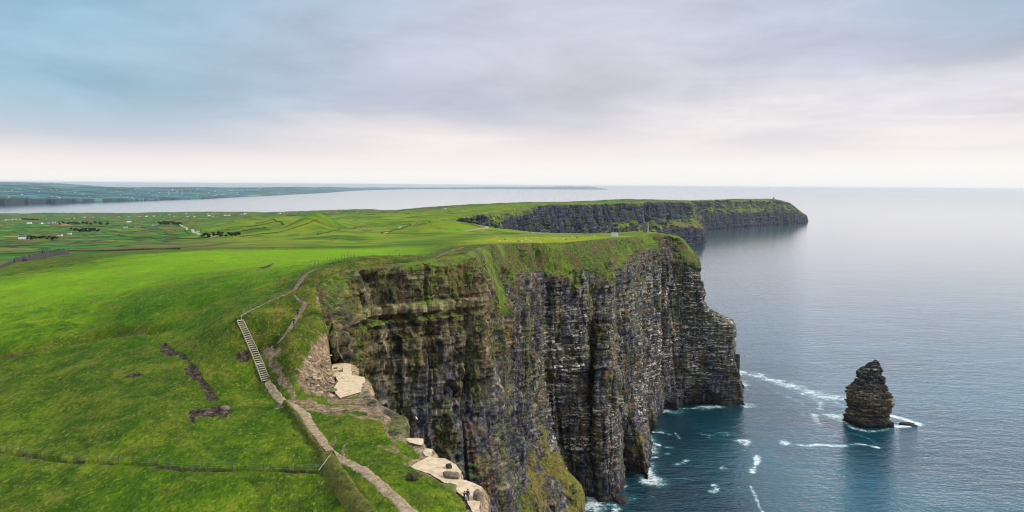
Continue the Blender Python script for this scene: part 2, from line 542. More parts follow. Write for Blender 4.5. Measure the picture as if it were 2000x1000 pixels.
def _uv(x, y):
    r = np.hypot(x, y) + 1e-6
    return np.stack([np.arctan2(x, y) * 2.2, np.log(r)], -1)


def _k(d2):
    return d2 * np.log(d2 + 1e-12) * 0.5


_cu = _uv(CP[:, 0], CP[:, 1])
_n = len(CP)
_d2 = ((_cu[:, None] - _cu[None]) ** 2).sum(-1)
_A = np.zeros((_n + 3, _n + 3))
_A[:_n, :_n] = _k(_d2) + np.eye(_n) * 0.0012
_A[:_n, _n] = 1; _A[:_n, _n + 1:] = _cu
_A[_n, :_n] = 1; _A[_n + 1:, :_n] = _cu.T
_w = np.linalg.solve(_A, np.concatenate([CP[:, 2], [0, 0, 0]]))


def tps(x, y):
    x = np.asarray(x, float); y = np.asarray(y, float)
    sh = x.shape
    uv = _uv(x.ravel(), y.ravel()).astype(np.float32)
    out = np.empty(len(uv))
    c = _cu.astype(np.float32)
    w32 = _w[:_n].astype(np.float32)
    for i in range(0, len(uv), 20000):
        u = uv[i:i + 20000]
        d2 = (u[:, 0:1] - c[:, 0]) ** 2 + (u[:, 1:2] - c[:, 1]) ** 2
        k = d2 * np.log(d2 + 1e-12) * 0.5
        out[i:i + 20000] = k.astype(np.float64) @ _w[:_n]
    out += _w[_n] + uv @ _w[_n + 1:]
    return out.reshape(sh)


_D0 = np.exp(np.linspace(math.log(60), math.log(900), 1500))


def hit0(px, py):
    """sight line against the smooth land"""
    r = ray(px, py)
    P = np.array([0, 0, CAM_H]) + r[None] * (_D0 / r[1])[:, None]
    k = int(np.argmax(P[:, 2] < tps(P[:, 0], P[:, 1])))
    return P[k]


def pxline(pts, zs):
    """pixel polyline on a level (flat ledges, sea) or on the smooth land -> xy list"""
    if zs in (0, 0.0, 190):
        return np.array([at_height(px, py, zs)[:2] for px, py in pts])
    return np.array([hit0(px, py)[:2] for px, py in pts])


# big worn scars in the near field, from the photograph's outline put on the ground
def _scar(pts, z):
    return pxline(pts, z)


SCARS = [
    (_scar([(315, 675), (322, 670), (335, 680), (358, 690), (366, 697), (380, 712), (398, 735), (415, 760), (430, 778), (420, 782), (404, 765), (392, 745), (378, 738), (362, 728), (360, 720), (370, 712), (360, 700), (340, 692), (325, 690), (315, 684)], 194.0), 0.55),
    (_scar([(400, 766), (418, 764), (428, 776), (410, 783), (402, 778)], 192.6), 0.4),
    (_scar([(368, 806), (378, 797), (395, 795), (420, 793), (432, 786), (448, 790), (452, 800), (440, 811), (410, 812), (385, 812), (378, 818), (378, 828), (370, 822)], 191.4), 1.0),
    (_scar([(458, 700), (464, 687), (476, 684), (486, 690), (490, 702), (470, 706)], 195.8), 0.8),
    (_scar([(240, 737), (255, 729), (268, 727), (281, 731), (262, 736)], 193.2), 0.35),
    (_scar([(505, 522), (520, 518), (534, 513), (528, 519), (515, 526)], 206.8), 0.3),
]

SLAB_A = pxline([(800, 914), (815, 905), (840, 893), (869, 896), (891, 908), (900, 923), (901, 936), (940, 951), (941, 967), (936, 1000), (945, 1060), (938, 1080), (930, 1040), (922, 1000), (914, 985), (905, 972), (890, 960), (872, 945), (840, 927)], 190)
SLAB_B = pxline([(650, 711), (668, 709), (686, 711), (687, 733), (711, 737), (718, 762), (690, 770), (665, 778), (655, 768), (652, 758), (660, 745), (655, 735), (648, 722)], 190)
SLAB_C = pxline([(790, 857), (826, 858), (827, 868), (823, 871), (800, 866)], 190)
SLAB_D = pxline([(830, 876), (845, 878), (842, 893), (832, 893), (826, 886)], 190)


MOUNDS = []
for _px, _py, _d, _h, _rx, _ry in ((617, 443, 860, 18, 38, 60), (545, 440, 1300, 12, 42, 70), (500, 430, 1700, 10, 90, 90), (868, 447, 860, 9, 70, 40), (760, 430, 1500, 12, 170, 120), (430, 445, 1250, 8, 90, 60)):
    _p = at_depth(_px, _py, _d)
    MOUNDS.append((_p[0], _p[1], _h, _rx, _ry))


def H(x, y, detail=True, dive=True):
    x = np.asarray(x, float); y = np.asarray(y, float)
    z = tps(x, y)
    r = np.hypot(x, y)
    # rolling ground
    far = smooth(r, 300, 1500)
    z = z + fbm(x / 60, y / 60, None, 3, 3) * (0.9 + 3.2 * far) * smooth(r, 60, 260)
    for mx, my, mh, ma, mb in MOUNDS:
        q = np.sqrt(((x - mx) / ma) ** 2 + ((y - my) / mb) ** 2 + .02)
        z = z + mh * np.exp(-1.6 * q * np.minimum(q, 1.2))
    # scarp across the near field
    xs, ys = SCARP[:, 0], SCARP[:, 1]
    near = r < 420
    if near.any():
        xn, yn = x[near], y[near]
        zn = z[near]
        if detail:
            tus = fbm(xn / 7 + 4, yn / 7, None, 3, 12)
            zn = zn + tus * 0.35
            zn = zn + fbm(xn / 1.5, yn / 1.3, None, 3, 21) * 0.17 * (1 - smooth(r[near], 160, 330))
        dl = seg_dist(xn, yn, SCARP)
        zn = zn - 1.5 * np.exp(-(dl / 2.2) ** 2) * (0.75 + 0.5 * vnoise(xn / 6, yn / 6, None, 5))
        dl = seg_dist(xn, yn, NEARDITCH)
        zn = zn - 0.6 * np.exp(-(dl / 0.55) ** 2)
        for poly, dep in SCARS:
            bx = (xn > poly[:, 0].min() - 4) & (xn < poly[:, 0].max() + 4) & (yn > poly[:, 1].min() - 4) & (yn < poly[:, 1].max() + 4)
            if bx.any():
                s = sdist(xn[bx], yn[bx], poly) + 0.35 * fbm(xn[bx] / 1.2, yn[bx] / 1.2, None, 2, 33)
                zn[bx] -= dep * smooth(-s, -0.3, 0.5) * (0.6 + 0.4 * vnoise(xn[bx] * 0.9, yn[bx] * 0.9, None, 4))
        # flat rock ledges
        for poly in (SLAB_A, SLAB_B, SLAB_C, SLAB_D):
            bx = (xn > poly[:, 0].min() - 5) & (xn < poly[:, 0].max() + 5) & (yn > poly[:, 1].min() - 5) & (yn < poly[:, 1].max() + 5)
            if bx.any():
                s = sdist(xn[bx], yn[bx], poly)
                f = smooth(-s, -1.2, 0.0)
                zn[bx] = zn[bx] * (1 - f) + (189.75) * f
        # loose scree under the wall corner
        s = seg_dist(xn, yn, SCREE)
        f = np.exp(-(s / 4.2) ** 2)
        zn = zn + f * (0.75 * fbm(xn / 2.2, yn / 2.2, None, 3, 44) + 0.5 * np.round(vnoise(xn / 1.1, yn / 1.1, None, 45) * 2) / 2)
        z[near] = zn
    z = np.where(r > 1500, np.maximum(z, 5 + 3 * vnoise(x / 200, y / 200, None, 8)), z)
    if dive:
        s = sdist(x, y, COAST)
        mrg = np.where(r < 1200, 2.0, 6.0)
        lim = np.maximum(0, s + mrg)
        z = np.where(lim > 0, np.maximum(z - lim * 60.0, -25.0), z)
    return z


SCARP = pxline([(-60, 712), (0, 697), (60, 684), (120, 670), (180, 658), (250, 648), (310, 643)], 194)

NEARDITCH = pxline([(-40, 872), (8, 881), (60, 889), (110, 896), (160, 901), (230, 903), (300, 906), (330, 913), (400, 917), (470, 919), (560, 917), (640, 921)], 188.8)
SCREE = pxline([(655, 690), (640, 710), (622, 730), (610, 755), (640, 750), (650, 725)], 193)

# polar grid round the camera, finer near
th = np.radians(np.linspace(-52, 27, 1130))
lr = np.concatenate([np.linspace(math.log(48), math.log(260), 680)[:-1], np.linspace(math.log(260), math.log(7000), 560)])
TH, LR = np.meshgrid(th, lr)
GX = np.sin(TH) * np.exp(LR)
GY = np.cos(TH) * np.exp(LR)
GZ = H(GX, GY)
print('terrain', GZ.shape)


def ground(x, y):
    """height of the built ground mesh (bilinear on the polar grid)"""
    x = np.atleast_1d(np.asarray(x, float)); y = np.atleast_1d(np.asarray(y, float))
    a = (np.arctan2(x, y) - th[0]) / (th[1] - th[0])
    l = np.interp(np.log(np.hypot(x, y)), lr, np.arange(len(lr)))
    a = np.clip(a, 0, len(th) - 1.001); l = np.clip(l, 0, len(lr) - 1.001)
    ai = a.astype(int); li = l.astype(int)
    fa = a - ai; fl = l - li
    return ((GZ[li, ai] * (1 - fa) + GZ[li, ai + 1] * fa) * (1 - fl) + (GZ[li + 1, ai] * (1 - fa) + GZ[li + 1, ai + 1] * fa) * fl)


_DS = np.exp(np.linspace(math.log(55), math.log(6900), 5000))


def hit(px, py):
    """where the sight line through a pixel meets the ground: (x, y, z)"""
    r = ray(px, py)
    P = np.array([0, 0, CAM_H]) + r[None] * (_DS / r[1])[:, None]
    g = ground(P[:, 0], P[:, 1])
    k = np.argmax(P[:, 2] < g)
    if k == 0:
        k = len(P) - 1
    d0 = P[k - 1, 2] - g[k - 1]; d1 = P[k, 2] - g[k]
    t = d0 / (d0 - d1 + 1e-9)
    p = P[k - 1] * (1 - t) + P[k] * t
    p[2] = float(ground(p[0], p[1])[0])
    return p


def hits(pts):
    return np.array([hit(px, py) for px, py in pts])


def densify(P, step):
    P = np.asarray(P, float)
    out = []
    for a, b in zip(P[:-1], P[1:]):
        n = max(1, int(math.ceil(np.linalg.norm(b[:2] - a[:2]) / step)))
        for k in range(n):
            out.append(a + (b - a) * k / n)
    out.append(P[-1])
    return np.array(out)


def smooth_line(P, it=2):
    P = np.asarray(P, float)
    for _ in range(it):
        Q = [P[0]]
        for a, b in zip(P[:-1], P[1:]):
            Q += [a * .75 + b * .25, a * .25 + b * .75]
        Q.append(P[-1])
        P = np.array(Q)
    return P
# ------------------------------------------------------------------ ground colours that belong to the ground itself
def line_mask(pts, w, zs=None, noise=0.4, amp=1.0):
    return pts, w


def build_ground():
    x, y = GX, GY
    r = np.hypot(x, y)
    n1 = fbm(x / 26, y / 26, None, 4, 51)
    n2 = fbm(x / 5, y / 5, None, 4, 52)
    soil = np.zeros_like(x)
    rough = np.zeros_like(x)
    yel = np.zeros_like(x)
    near = r < 470
    xn, yn = x[near], y[near]
    sn = np.zeros_like(xn)
    tn = np.zeros_like(xn)
    for poly, dep in SCARS:
        bx = (xn > poly[:, 0].min() - 4) & (xn < poly[:, 0].max() + 4) & (yn > poly[:, 1].min() - 4) & (yn < poly[:, 1].max() + 4)
        if bx.any():
            s = sdist(xn[bx], yn[bx], poly) + 0.5 * fbm(xn[bx] / 1.2, yn[bx] / 1.2, None, 3, 33)
            sn[bx] = np.maximum(sn[bx], smooth(-s, -0.4, 0.15))
    # bare trodden ground and scree between the stairs foot, the ledge and the corner
    for pts, z, w, k in ((((560, 790), (600, 790), (640, 800), (680, 795), (720, 800), (755, 812)), 191, 2.8, .9),
                         (((740, 800), (752, 830), (765, 855), (772, 880)), 191, .8, .7),
                         (((525, 690), (535, 715), (552, 735), (575, 775)), 194, .9, .8),
                         (((520, 682), (543, 688)), 198, 1.1, .9),
                         (((600, 755), (620, 765), (640, 770)), 191.5, 2.6, .85),
                         (((660, 785), (700, 780), (735, 790), (765, 815)), 190.5, 3.2, 1.0), (((640, 808), (690, 812), (740, 822)), 190.9, 1.0, .8),
                         (((860, 870), (830, 860), (800, 850)), 190.6, .5, .6),
                         (((745, 868), (790, 890), (820, 905)), 190.8, .8, .55),
                         (((700, 910), (760, 905), (800, 915)), 190.8, .35, .5),
                         (((632, 560), (626, 590), (640, 620), (652, 650), (655, 690)), 204, 1.5, .8),
                         (((655, 690), (640, 710), (622, 730), (610, 755), (640, 750)), 193, 4.2, 1.0),
                         (((880, 950), (850, 935), (800, 918)), 190.4, .6, .6)):
        L = pxline(pts, z)
        d = seg_dist(xn, yn, L) + 0.8 * fbm(xn / 1.7, yn / 1.7, None, 3, 61) * min(w, 1.2)
        sn = np.maximum(sn, k * smooth(-d, -w * 1.1, -w * .5))
        tn = np.maximum(tn, smooth(-d, -w * 1.3, -w * .8))
    dl = seg_dist(xn, yn, NEARDITCH)
    sn = np.maximum(sn, 0.95 * np.exp(-(dl / .6) ** 2) * smooth(vnoise(xn / 3, yn / 3, None, 66), -.7, 0))
    for poly in (SLAB_A, SLAB_B, SLAB_C, SLAB_D):
        bx = (xn > poly[:, 0].min() - 6) & (xn < poly[:, 0].max() + 6) & (yn > poly[:, 1].min() - 6) & (yn < poly[:, 1].max() + 6)
        dd = sdist(xn[bx], yn[bx], poly) + 1.1 * fbm(xn[bx] / 2.2, yn[bx] / 2.2, None, 3, 67)
        sn[bx] = np.maximum(sn[bx], smooth(-dd, -1.5, -.3))
        tn[bx] = np.maximum(tn[bx], smooth(-dd, -1.9, -.6))
    soil[near] = sn
    trod = np.zeros_like(x)
    trod[near] = tn
    # rough, browner sward: beside the rim, on the scarp, on the bank between path and ledge
    rim = seg_dist(xn, yn, RIM[:N_NEAR])
    rn = 1.0 * smooth(-rim + 6 * n1[near], -22, -9) * smooth(r[near], 135, 175)
    L = pxline([(640, 800), (700, 860), (780, 880), (840, 910), (900, 965), (930, 1010)], 191)
    d = seg_dist(xn, yn, L)
    rn = np.maximum(rn, .55 * smooth(-d + 3 * n1[near] + 2 * n2[near], -9, 0))
    L = pxline([(505, 640), (560, 640), (610, 600), (600, 560), (560, 700)], 200)
    d = seg_dist(xn, yn, L)
    rn = np.maximum(rn, .98 * smooth(-d + 3 * n1[near], -13, -4))
    d = seg_dist(xn, yn, SCARP)
    rn = np.maximum(rn, 1.0 * np.exp(-(d / 3.2) ** 2) * (0.9 + 0.6 * n2[near]))
    sn = np.maximum(sn, .6 * np.exp(-(d / 1.6) ** 2) * smooth(n2[near], -.5, .1))
    soil[near] = sn
    L = pxline([(330, 665), (420, 700), (440, 760), (460, 820), (530, 800)], 194)
    d = seg_dist(xn, yn, L)
    rn = np.maximum(rn, .55 * smooth(-d + 5 * n1[near] + 3 * n2[near], -11, 0))
    rough[near] = np.clip(rn, 0, 1)
    # beyond the bright pasture: rougher land, then the patchwork of fields
    crest = hits([(-120, 560), (0, 543), (120, 524), (230, 498), (400, 487), (600, 484), (760, 480), (860, 478), (905, 486)])
    crest_xy = np.vstack([crest[:, :2], [[0, 200]], [[-400, 150]]])
    s = sdist(x, y, crest_xy)
    beyond = smooth(s + 6 * n1, -4, 10)
    rough = np.maximum(rough, beyond * (.45 + .35 * n1) * (1 - smooth(r, 600, 1100)))
    field = beyond * smooth(r, 420, 620)
    # pasture by the visitor centre
    past = pxl([(905, 478), (960, 476), (1050, 475), (1085, 474), (1150, 469), (1200, 465), (1180, 462), (1060, 462), (980, 463), (930, 466)])
    s = sdist(x, y, past)
    yel = .85 * smooth(-s + 14 * n1, -20, 16)
    field = field * (1 - yel)
    rough = rough * (1 - yel)
    bright = smooth(-sdist(x, y, np.vstack([crest_xy])) + 14 * n1, -6, 45) * smooth(r + 40 * n1, 170, 330) * (1 - rough)
    big = smooth(x, -40, 260) * smooth(r, 700, 900) * (1 - smooth(r, 2000, 2600))
    azp = np.arctan2(x, y)
    hill = smooth(azp + .05 * n1, -.47, -.36) * smooth(r, 480, 620) * (1 - smooth(r, 2300, 3000)) * (1 - yel)
    for mx, my, mh, ma, mb in MOUNDS:
        hill = np.maximum(hill, smooth(-np.hypot((x - mx) / ma, (y - my) / mb), -1.5, -.9))
    mask = np.stack([soil, np.clip(rough, 0, 1), np.clip(field, 0, 1), np.clip(yel, 0, 1)], -1)
    mask2 = np.stack([np.clip(bright, 0, 1), big, np.clip(hill, 0, 1), trod], -1)
    # drop what is far out at sea
    sd = np.full(x.shape, 1e6)
    sel = GZ > -24.5
    keep = sel[:-1, :-1] | sel[1:, :-1] | sel[1:, 1:] | sel[:-1, 1:]
    P = np.stack([GX, GY, GZ], -1)
    return struct(grid_mesh('ground', P, {'mask': mask, 'mask2': mask2}, MAT_GROUND, keep))


def pxl(pts):
    return hits(pts)[:, :2]


def ground_material():
    t = NT('grassland')
    p = t.pos()
    at = t.attr('mask')
    sep = t.n('SeparateColor', {'Color': at.outputs['Color']})
    soil, rough, field = sep.outputs[0], sep.outputs[1], sep.outputs[2]
    yel = at.outputs['Alpha']
    a2 = t.attr('mask2')
    at2 = t.n('SeparateColor', {'Color': a2.outputs['Color']})
    bright = at2.outputs[0]
    flat = t.vec(p, (1, 1, 0.3))
    nbig = t.noise(flat, 0.022, 4, 0.55)
    nmid = t.noise(flat, 0.16, 5, 0.62, .6)
    nfin = t.noise(t.vec(p, (1.0, .5, 1), (0, 0, .9)), 2.0, 5, 0.66, .7)
    # sward
    ntu = t.noise(t.vec(p, (.62, .40, .6), (0, 0, .9)), 1.0, 6, .68, .5)
    lush = t.ramp(nmid, [(.34, (.042, .105, .001)), (.46, (.080, .180, .001)), (.56, (.135, .245, .002)), (.68, (.21, .29, .006))])
    lush = t.mix(t.step(nbig, .42, .60), t.mix(.62, lush, (.030, .105, .002)), lush)
    lush = t.mix(t.math('MULTIPLY', bright, .6), lush, (.19, .37, .001))
    lush = t.mix(t.math('MULTIPLY', t.step(t.noise(flat, .07, 5, .65), .52, .64), .42), lush, (.17, .16, .02))
    rg = t.ramp(nmid, [(.34, (.014, .026, .002)), (.45, (.04, .066, .004)), (.56, (.085, .10, .008)), (.68, (.17, .14, .028))])
    brn = t.ramp(nfin, [(.36, (.03, .024, .01)), (.52, (.09, .07, .022)), (.66, (.17, .125, .05))])
    rg = t.mix(t.math('MULTIPLY', t.step(t.noise(flat, .33, 4, .6), .5, .60), .7), rg, brn)
    lush = t.mix(1.0, lush, t.mix(bright, (.80, .80, .85), (1, 1, 1)), 'MULTIPLY')
    c = t.mix(rough, lush, rg)
    dk = t.math('SUBTRACT', 1, t.math('MULTIPLY', bright, .45))
    c = t.mix(t.math('MULTIPLY', t.step(ntu, .49, .36), t.math('MULTIPLY', dk, .5)), c, (.014, .045, .002))
    c = t.mix(t.math('MULTIPLY', t.step(nfin, .48, .36), t.math('MULTIPLY', dk, .62)), c, (.016, .042, .002))
    c = t.mix(t.math('MULTIPLY', t.step(nfin, .55, .67), .5), c, (.23, .30, .02))
    # far fields: each parcel with its own crop, hedge banks between them
    warp = t.n('TexNoise', {'Vector': flat, 'Scale': .004, 'Detail': 2.0}).outputs['Color']
    fp = t.n('VectorMath', {0: t.vec(p, (1, 1, 0), (0, 0, .25)), 1: t.n('VectorMath', {0: warp, 'Scale': 90.0}, operation='SCALE').outputs[0]}, operation='ADD').outputs[0]
    fp = t.vec(fp, (.012, .024, 0))
    vo = t.n('TexVoronoi', {'Vector': fp, 'Scale': 1.0, 'Randomness': .85}, voronoi_dimensions='2D')
    ve = t.n('TexVoronoi', {'Vector': fp, 'Scale': 1.0, 'Randomness': .85}, voronoi_dimensions='2D', feature='DISTANCE_TO_EDGE').outputs['Distance']
    vc = t.n('SeparateColor', {'Color': vo.outputs['Color']})
    fc = t.ramp(vc.outputs[0], [(0, (.022, .13, .012)), (.2, (.04, .20, .018)), (.38, (.10, .23, .012)), (.5, (.12, .13, .022)),
                                (.62, (.17, .16, .035)), (.72, (.12, .085, .035)), (.82, (.035, .16, .014)), (.94, (.28, .22, .06))], 'CONSTANT')
    nf = t.noise(flat, .02, 6, .65, .5)
    fc = t.mix(t.step(nf, .38, .62), t.mix(.4, fc, (.05, .065, .018)), fc)
    fc = t.mix(t.math('MULTIPLY', t.step(t.noise(flat, .0045, 4, .6), .5, .64), .62), fc, (.105, .085, .035))
    edge = t.math('SUBTRACT', 1, t.step(ve, .035, .11))
    fc = t.mix(t.math('MULTIPLY', edge, .85), fc, (.022, .035, .015))
    hl = t.ramp(t.noise(t.vec(p, (.012, .02, .01), (0, 0, .3)), 1.0, 5, .6, .4), [(.36, (.05, .115, .006)), (.46, (.115, .20, .006)), (.55, (.18, .215, .016)), (.66, (.14, .25, .006))])
    hl = t.mix(t.math('MULTIPLY', t.step(t.noise(flat, .05, 5, .65), .48, .36), .55), hl, (.05, .06, .012))
    fc = t.mix(t.math('MULTIPLY', at2.outputs[2], .88), fc, hl)
    ve2 = t.n('TexVoronoi', {'Vector': t.vec(fp, (.6, .55, 1), (0, 0, .5)), 'Scale': 1.0, 'Randomness': .8}, voronoi_dimensions='2D', feature='DISTANCE_TO_EDGE').outputs['Distance']
    fc = t.mix(t.math('MULTIPLY', t.math('MULTIPLY', t.step(ve2, .03, .012), at2.outputs[2]), .55), fc, (.03, .042, .012))
    c = t.mix(field, c, fc)
    yc = t.ramp(nmid, [(.36, (.15, .19, .008)), (.52, (.27, .28, .008)), (.66, (.26, .32, .012))])
    c = t.mix(yel, c, yc)
    # bare earth, peat and broken stone
    ns = t.noise(p, .9, 8, .75, .6)
    pe = t.ramp(ns, [(.32, (.009, .007, .006)), (.46, (.030, .023, .018)), (.56, (.078, .06, .045)), (.66, (.20, .16, .12)), (.76, (.38, .32, .25))])
    pe = t.mix(t.math('MULTIPLY', a2.outputs['Alpha'], .8), pe, t.ramp(ns, [(.34, (.075, .048, .030)), (.48, (.20, .135, .082)), (.58, (.36, .255, .16)), (.7, (.50, .385, .265))]))
    nso = t.noise(flat, .5, 5, .65)
    c = t.mix(t.step(t.math('ADD', soil, t.math('ADD', t.math('MULTIPLY', t.math('SUBTRACT', nfin, .5), .6), t.math('MULTIPLY', t.math('SUBTRACT', nso, .5), 1.7))), .18, .92), c, pe)
    hb = t.math('ADD', t.math('MULTIPLY', nfin, .55), t.math('MULTIPLY', t.noise(p, 4.0, 3, .6), .25))
    return t.bsdf(c, .95, hb, .75, .55, .12)


MAT_GROUND = ground_material()


# ------------------------------------------------------------------ the cliffs
def resample(P, g, n):
    d = np.linalg.norm(np.diff(P, axis=0), axis=1)
    s = np.concatenate([[0], np.cumsum(d)])
    u = np.linspace(0, 1, n) * s[-1]
    return np.stack([np.interp(u, s, P[:, k]) for k in range(3)], -1), np.interp(u, s, g)


def blur_cols(A, w):
    if w < 1:
        return A
    k = np.ones(2 * w + 1) / (2 * w + 1)
    pad = np.concatenate([np.repeat(A[:, :1], w, 1), A, np.repeat(A[:, -1:], w, 1)], 1)
    c = np.cumsum(np.concatenate([np.zeros_like(pad[:, :1]), pad], 1), 1)
    return (c[:, 2 * w + 1:] - c[:, :-(2 * w + 1)]) / (2 * w + 1)


def cell(s, z, w, h, seed):
    zb = np.floor(z / h + 0.22 * vnoise(s / 40, z / 60, None, seed + 5))
    so = _hash(zb, zb * 0, zb * 0, seed + 1) * 9
    sb = np.floor(s / w + so)
    return _hash(sb, zb, zb * 0, seed) * 2 - 1, zb


def build_cliff(name, ribs, nrows, res, amp, mat, min_step=.3, caves=()):
    n = len(ribs)
    rim = np.array([r['pts'][0][:3] for r in ribs])
    t = np.gradient(rim[:, :2], axis=0)
    nrm = np.stack([t[:, 1], -t[:, 0]], -1)
    nrm /= np.linalg.norm(nrm, axis=1)[:, None] + 1e-9
    rows, gs = [], []
    for i, rb in enumerate(ribs):
        pts = [list(p) for p in rb['pts']]
        if len(pts) == 1:
            q = pts[0]
            o = nrm[i] * rb['lean']
            pts.append([q[0] + o[0] * .15, q[1] + o[1] * .15, q[2] - 1.5, 0])
            pts.append([q[0] + o[0], q[1] + o[1], -8, 0])
        pts = np.array(pts)
        P, g = resample(pts[:, :3], pts[:, 3], nrows - 2)
        q = pts[0]
        back = 3.0 if q[1] < 1200 else 9.0
        b0 = np.array([q[0] - nrm[i, 0] * back, q[1] - nrm[i, 1] * back])
        b1 = np.array([q[0] - nrm[i, 0] * back * .4, q[1] - nrm[i, 1] * back * .4])
        h0 = min(float(H(b0[:1], b0[1:], True, False)[0]) - .5, q[2] + 3)
        h1 = min(float(H(b1[:1], b1[1:], True, False)[0]) + .05, q[2] + 1.5) if not rb['slab'] else q[2] - .05
        rows.append(np.vstack([[[b0[0], b0[1], h0], [b1[0], b1[1], h1]], P]))
        gs.append(np.concatenate([[g[0], g[0]], g]))
    R = np.array(rows); G = np.array(gs)                     # (n, rows, 3)
    gua = np.array([r['gua'] for r in ribs]); tan = np.array([r['tan'] for r in ribs]); slab = np.array([r['slab'] for r in ribs]); pale = np.array([r.get('pale', 0.0) for r in ribs])
    # columns by size in view
    cols = [0.0]
    for i in range(n - 1):
        d = np.linalg.norm(R[i + 1, nrows // 3, :2] - R[i, nrows // 3, :2])
        dist = max(60, R[i, nrows // 3, 1])
        st = max(min_step, dist * 0.00146 * res)
        if ribs[i]['slab'] and ribs[i + 1]['slab']:
            st = .3
        k = int(np.clip(math.ceil(d / st), 2, 600))
        cols += list(i + np.arange(1, k + 1) / k)
    cols = np.array(cols)
    i0 = np.minimum(cols.astype(int), n - 2); f = cols - i0
    P = R[i0] * (1 - f)[:, None, None] + R[i0 + 1] * f[:, None, None]
    g = G[i0] * (1 - f)[:, None] + G[i0 + 1] * f[:, None]
    gua = gua[i0] * (1 - f) + gua[i0 + 1] * f
    tan = tan[i0] * (1 - f) + tan[i0 + 1] * f
    slab = slab[i0] * (1 - f) + slab[i0 + 1] * f
    pale = pale[i0] * (1 - f) + pale[i0 + 1] * f
    P = P.transpose(1, 0, 2); g = g.T                         # rows, cols
    # soften the loft between ribs (not on the ledges)
    hard = np.clip(slab[None, :, None] * 1.0, 0, 1)
    Pb = P.copy()
    for w in (3, 2, 2):
        Pb = blur_cols(Pb, w)
    P = P * hard + Pb * (1 - hard)
    gb = blur_cols(blur_cols(g[..., None], 6), 5)[..., 0]
    g = gb
    # outward normal of the smooth sheet
    du = np.gradient(P, axis=1); dv = np.gradient(P, axis=0)
    for w in (6, 6):
        du = blur_cols(du, w)
    N = np.cross(dv, du)
    N[..., 2] *= .35
    N /= np.linalg.norm(N, axis=-1, keepdims=True) + 1e-9
    ref = nrm[i0] * (1 - f)[:, None] + nrm[i0 + 1] * f[:, None]
    sgn = np.sign((N[..., 0] * ref[None, :, 0] + N[..., 1] * ref[None, :, 1]).mean())
    N *= sgn
    mid = P[nrows // 3, :, :2]
    s = np.concatenate([[0], np.cumsum(np.linalg.norm(np.diff(mid, axis=0), axis=1))])
    S = np.repeat(s[None], nrows, 0) + 3.0 * fbm(P[..., 0] / 30, P[..., 1] / 30, P[..., 2] / 40, 2, 71)
    zz = P[..., 2] - 0.012 * P[..., 0] + 1.2 * vnoise(P[..., 0] / 45, P[..., 1] / 45, None, 72)
    A = amp
    # buttresses and gullies
    b = fbm(S / (26 * A), zz / (160 * A), None, 3, 81)
    ridge = 1 - 2 * np.abs(fbm(S / (15 * A), zz / (120 * A), None, 2, 83))
    b2 = fbm(S / (6.5 * A), zz / (70 * A), None, 3, 82)
    disp = 6.2 * b + 2.0 * ridge + 2.3 * b2
    c1, _ = cell(S, zz, 14 * A, 34 * A, 91)
    c2, _ = cell(S, zz, 6.0 * A, 9 * A, 92)
    c3, _ = cell(S, zz, 2.6 * A, 3.0 * A, 93)
    c4, zb4 = cell(S, zz, 60 * A, 3.4 * A, 94)
    c5, zb5 = cell(S, zz, 1.0 * A, 1.3 * A, 95)
    disp = disp + 2.2 * c1 + 1.2 * c2 + .38 * c3 + .65 * c4 + .3 * c5
    crev = smooth(np.abs(fbm(S / (24 * A), zz / (260 * A), None, 2, 97)), .055, .0) + .7 * smooth(np.abs(fbm(S / (11 * A) + 30, zz / (90 * A), None, 2, 98)), .05, .0)
    disp = disp - 3.6 * crev
    tt = np.clip(tan, 0, 1)[None]
    e1, _ = cell(S, zz, 3.6, 5.2, 191); e2, _ = cell(S, zz, 1.5, 2.2, 192); e3, _ = cell(S, zz, 8.5, 40, 193)
    disp = disp * (1 - .45 * tt) + tt * (1.1 * e1 + .6 * e2 + 1.6 * e3)
    disp = disp + .45 * fbm(S / 3, zz / 3, None, 3, 96)
    # the strong pale bed in the near wall
    bed0 = tan[None] * smooth(zz, 195.6, 196.0) * (1 - smooth(zz, 198.6, 199.0))
    bed = tan[None] * smooth(vnoise(S / 5, S * 0, None, 77) + vnoise(S / 1.8, S * 0, None, 78) * .6, -.55, -.25) * smooth(zz, 195.6, 196.0) * (1 - smooth(zz, 198.6, 199.0))
    disp = disp + 1.1 * bed0 + .3 * bed - 1.0 * tan[None] * smooth(zz, 193.6, 194.2) * (1 - smooth(zz, 195.2, 195.8))
    gn = np.clip(g + (.5 * fbm(P[..., 0] / 9, P[..., 1] / 9, P[..., 2] / 9, 4, 101) + .7 * fbm(P[..., 0] / 24, P[..., 1] / 24, P[..., 2] / 16, 3, 102)) * (g > .02) * (1 - (g > .97) * .6), 0, 1)
    rock = 1 - smooth(gn, .35, .8)
    k = np.arange(nrows)[:, None]
    edge = smooth(k, 2, 14)
    edge = edge * (1 - hard[..., 0]) + hard[..., 0] * smooth(k, 2, 5) * .45
    sl = (1 - .7 * hard[..., 0])
    gr = .6 * fbm(P[..., 0] / 4, P[..., 1] / 4, P[..., 2] / 4, 4, 105) + 1.5 * fbm(S / (9 * A), zz / 60, None, 3, 106) + 2.2 * (1 - 2 * np.abs(fbm((S + 1.1 * zz) / (22 * A), zz / 70, None, 2, 107)))
    d = (disp * A * (.12 + .88 * rock) * sl + gr * A * (1 - rock)) * edge
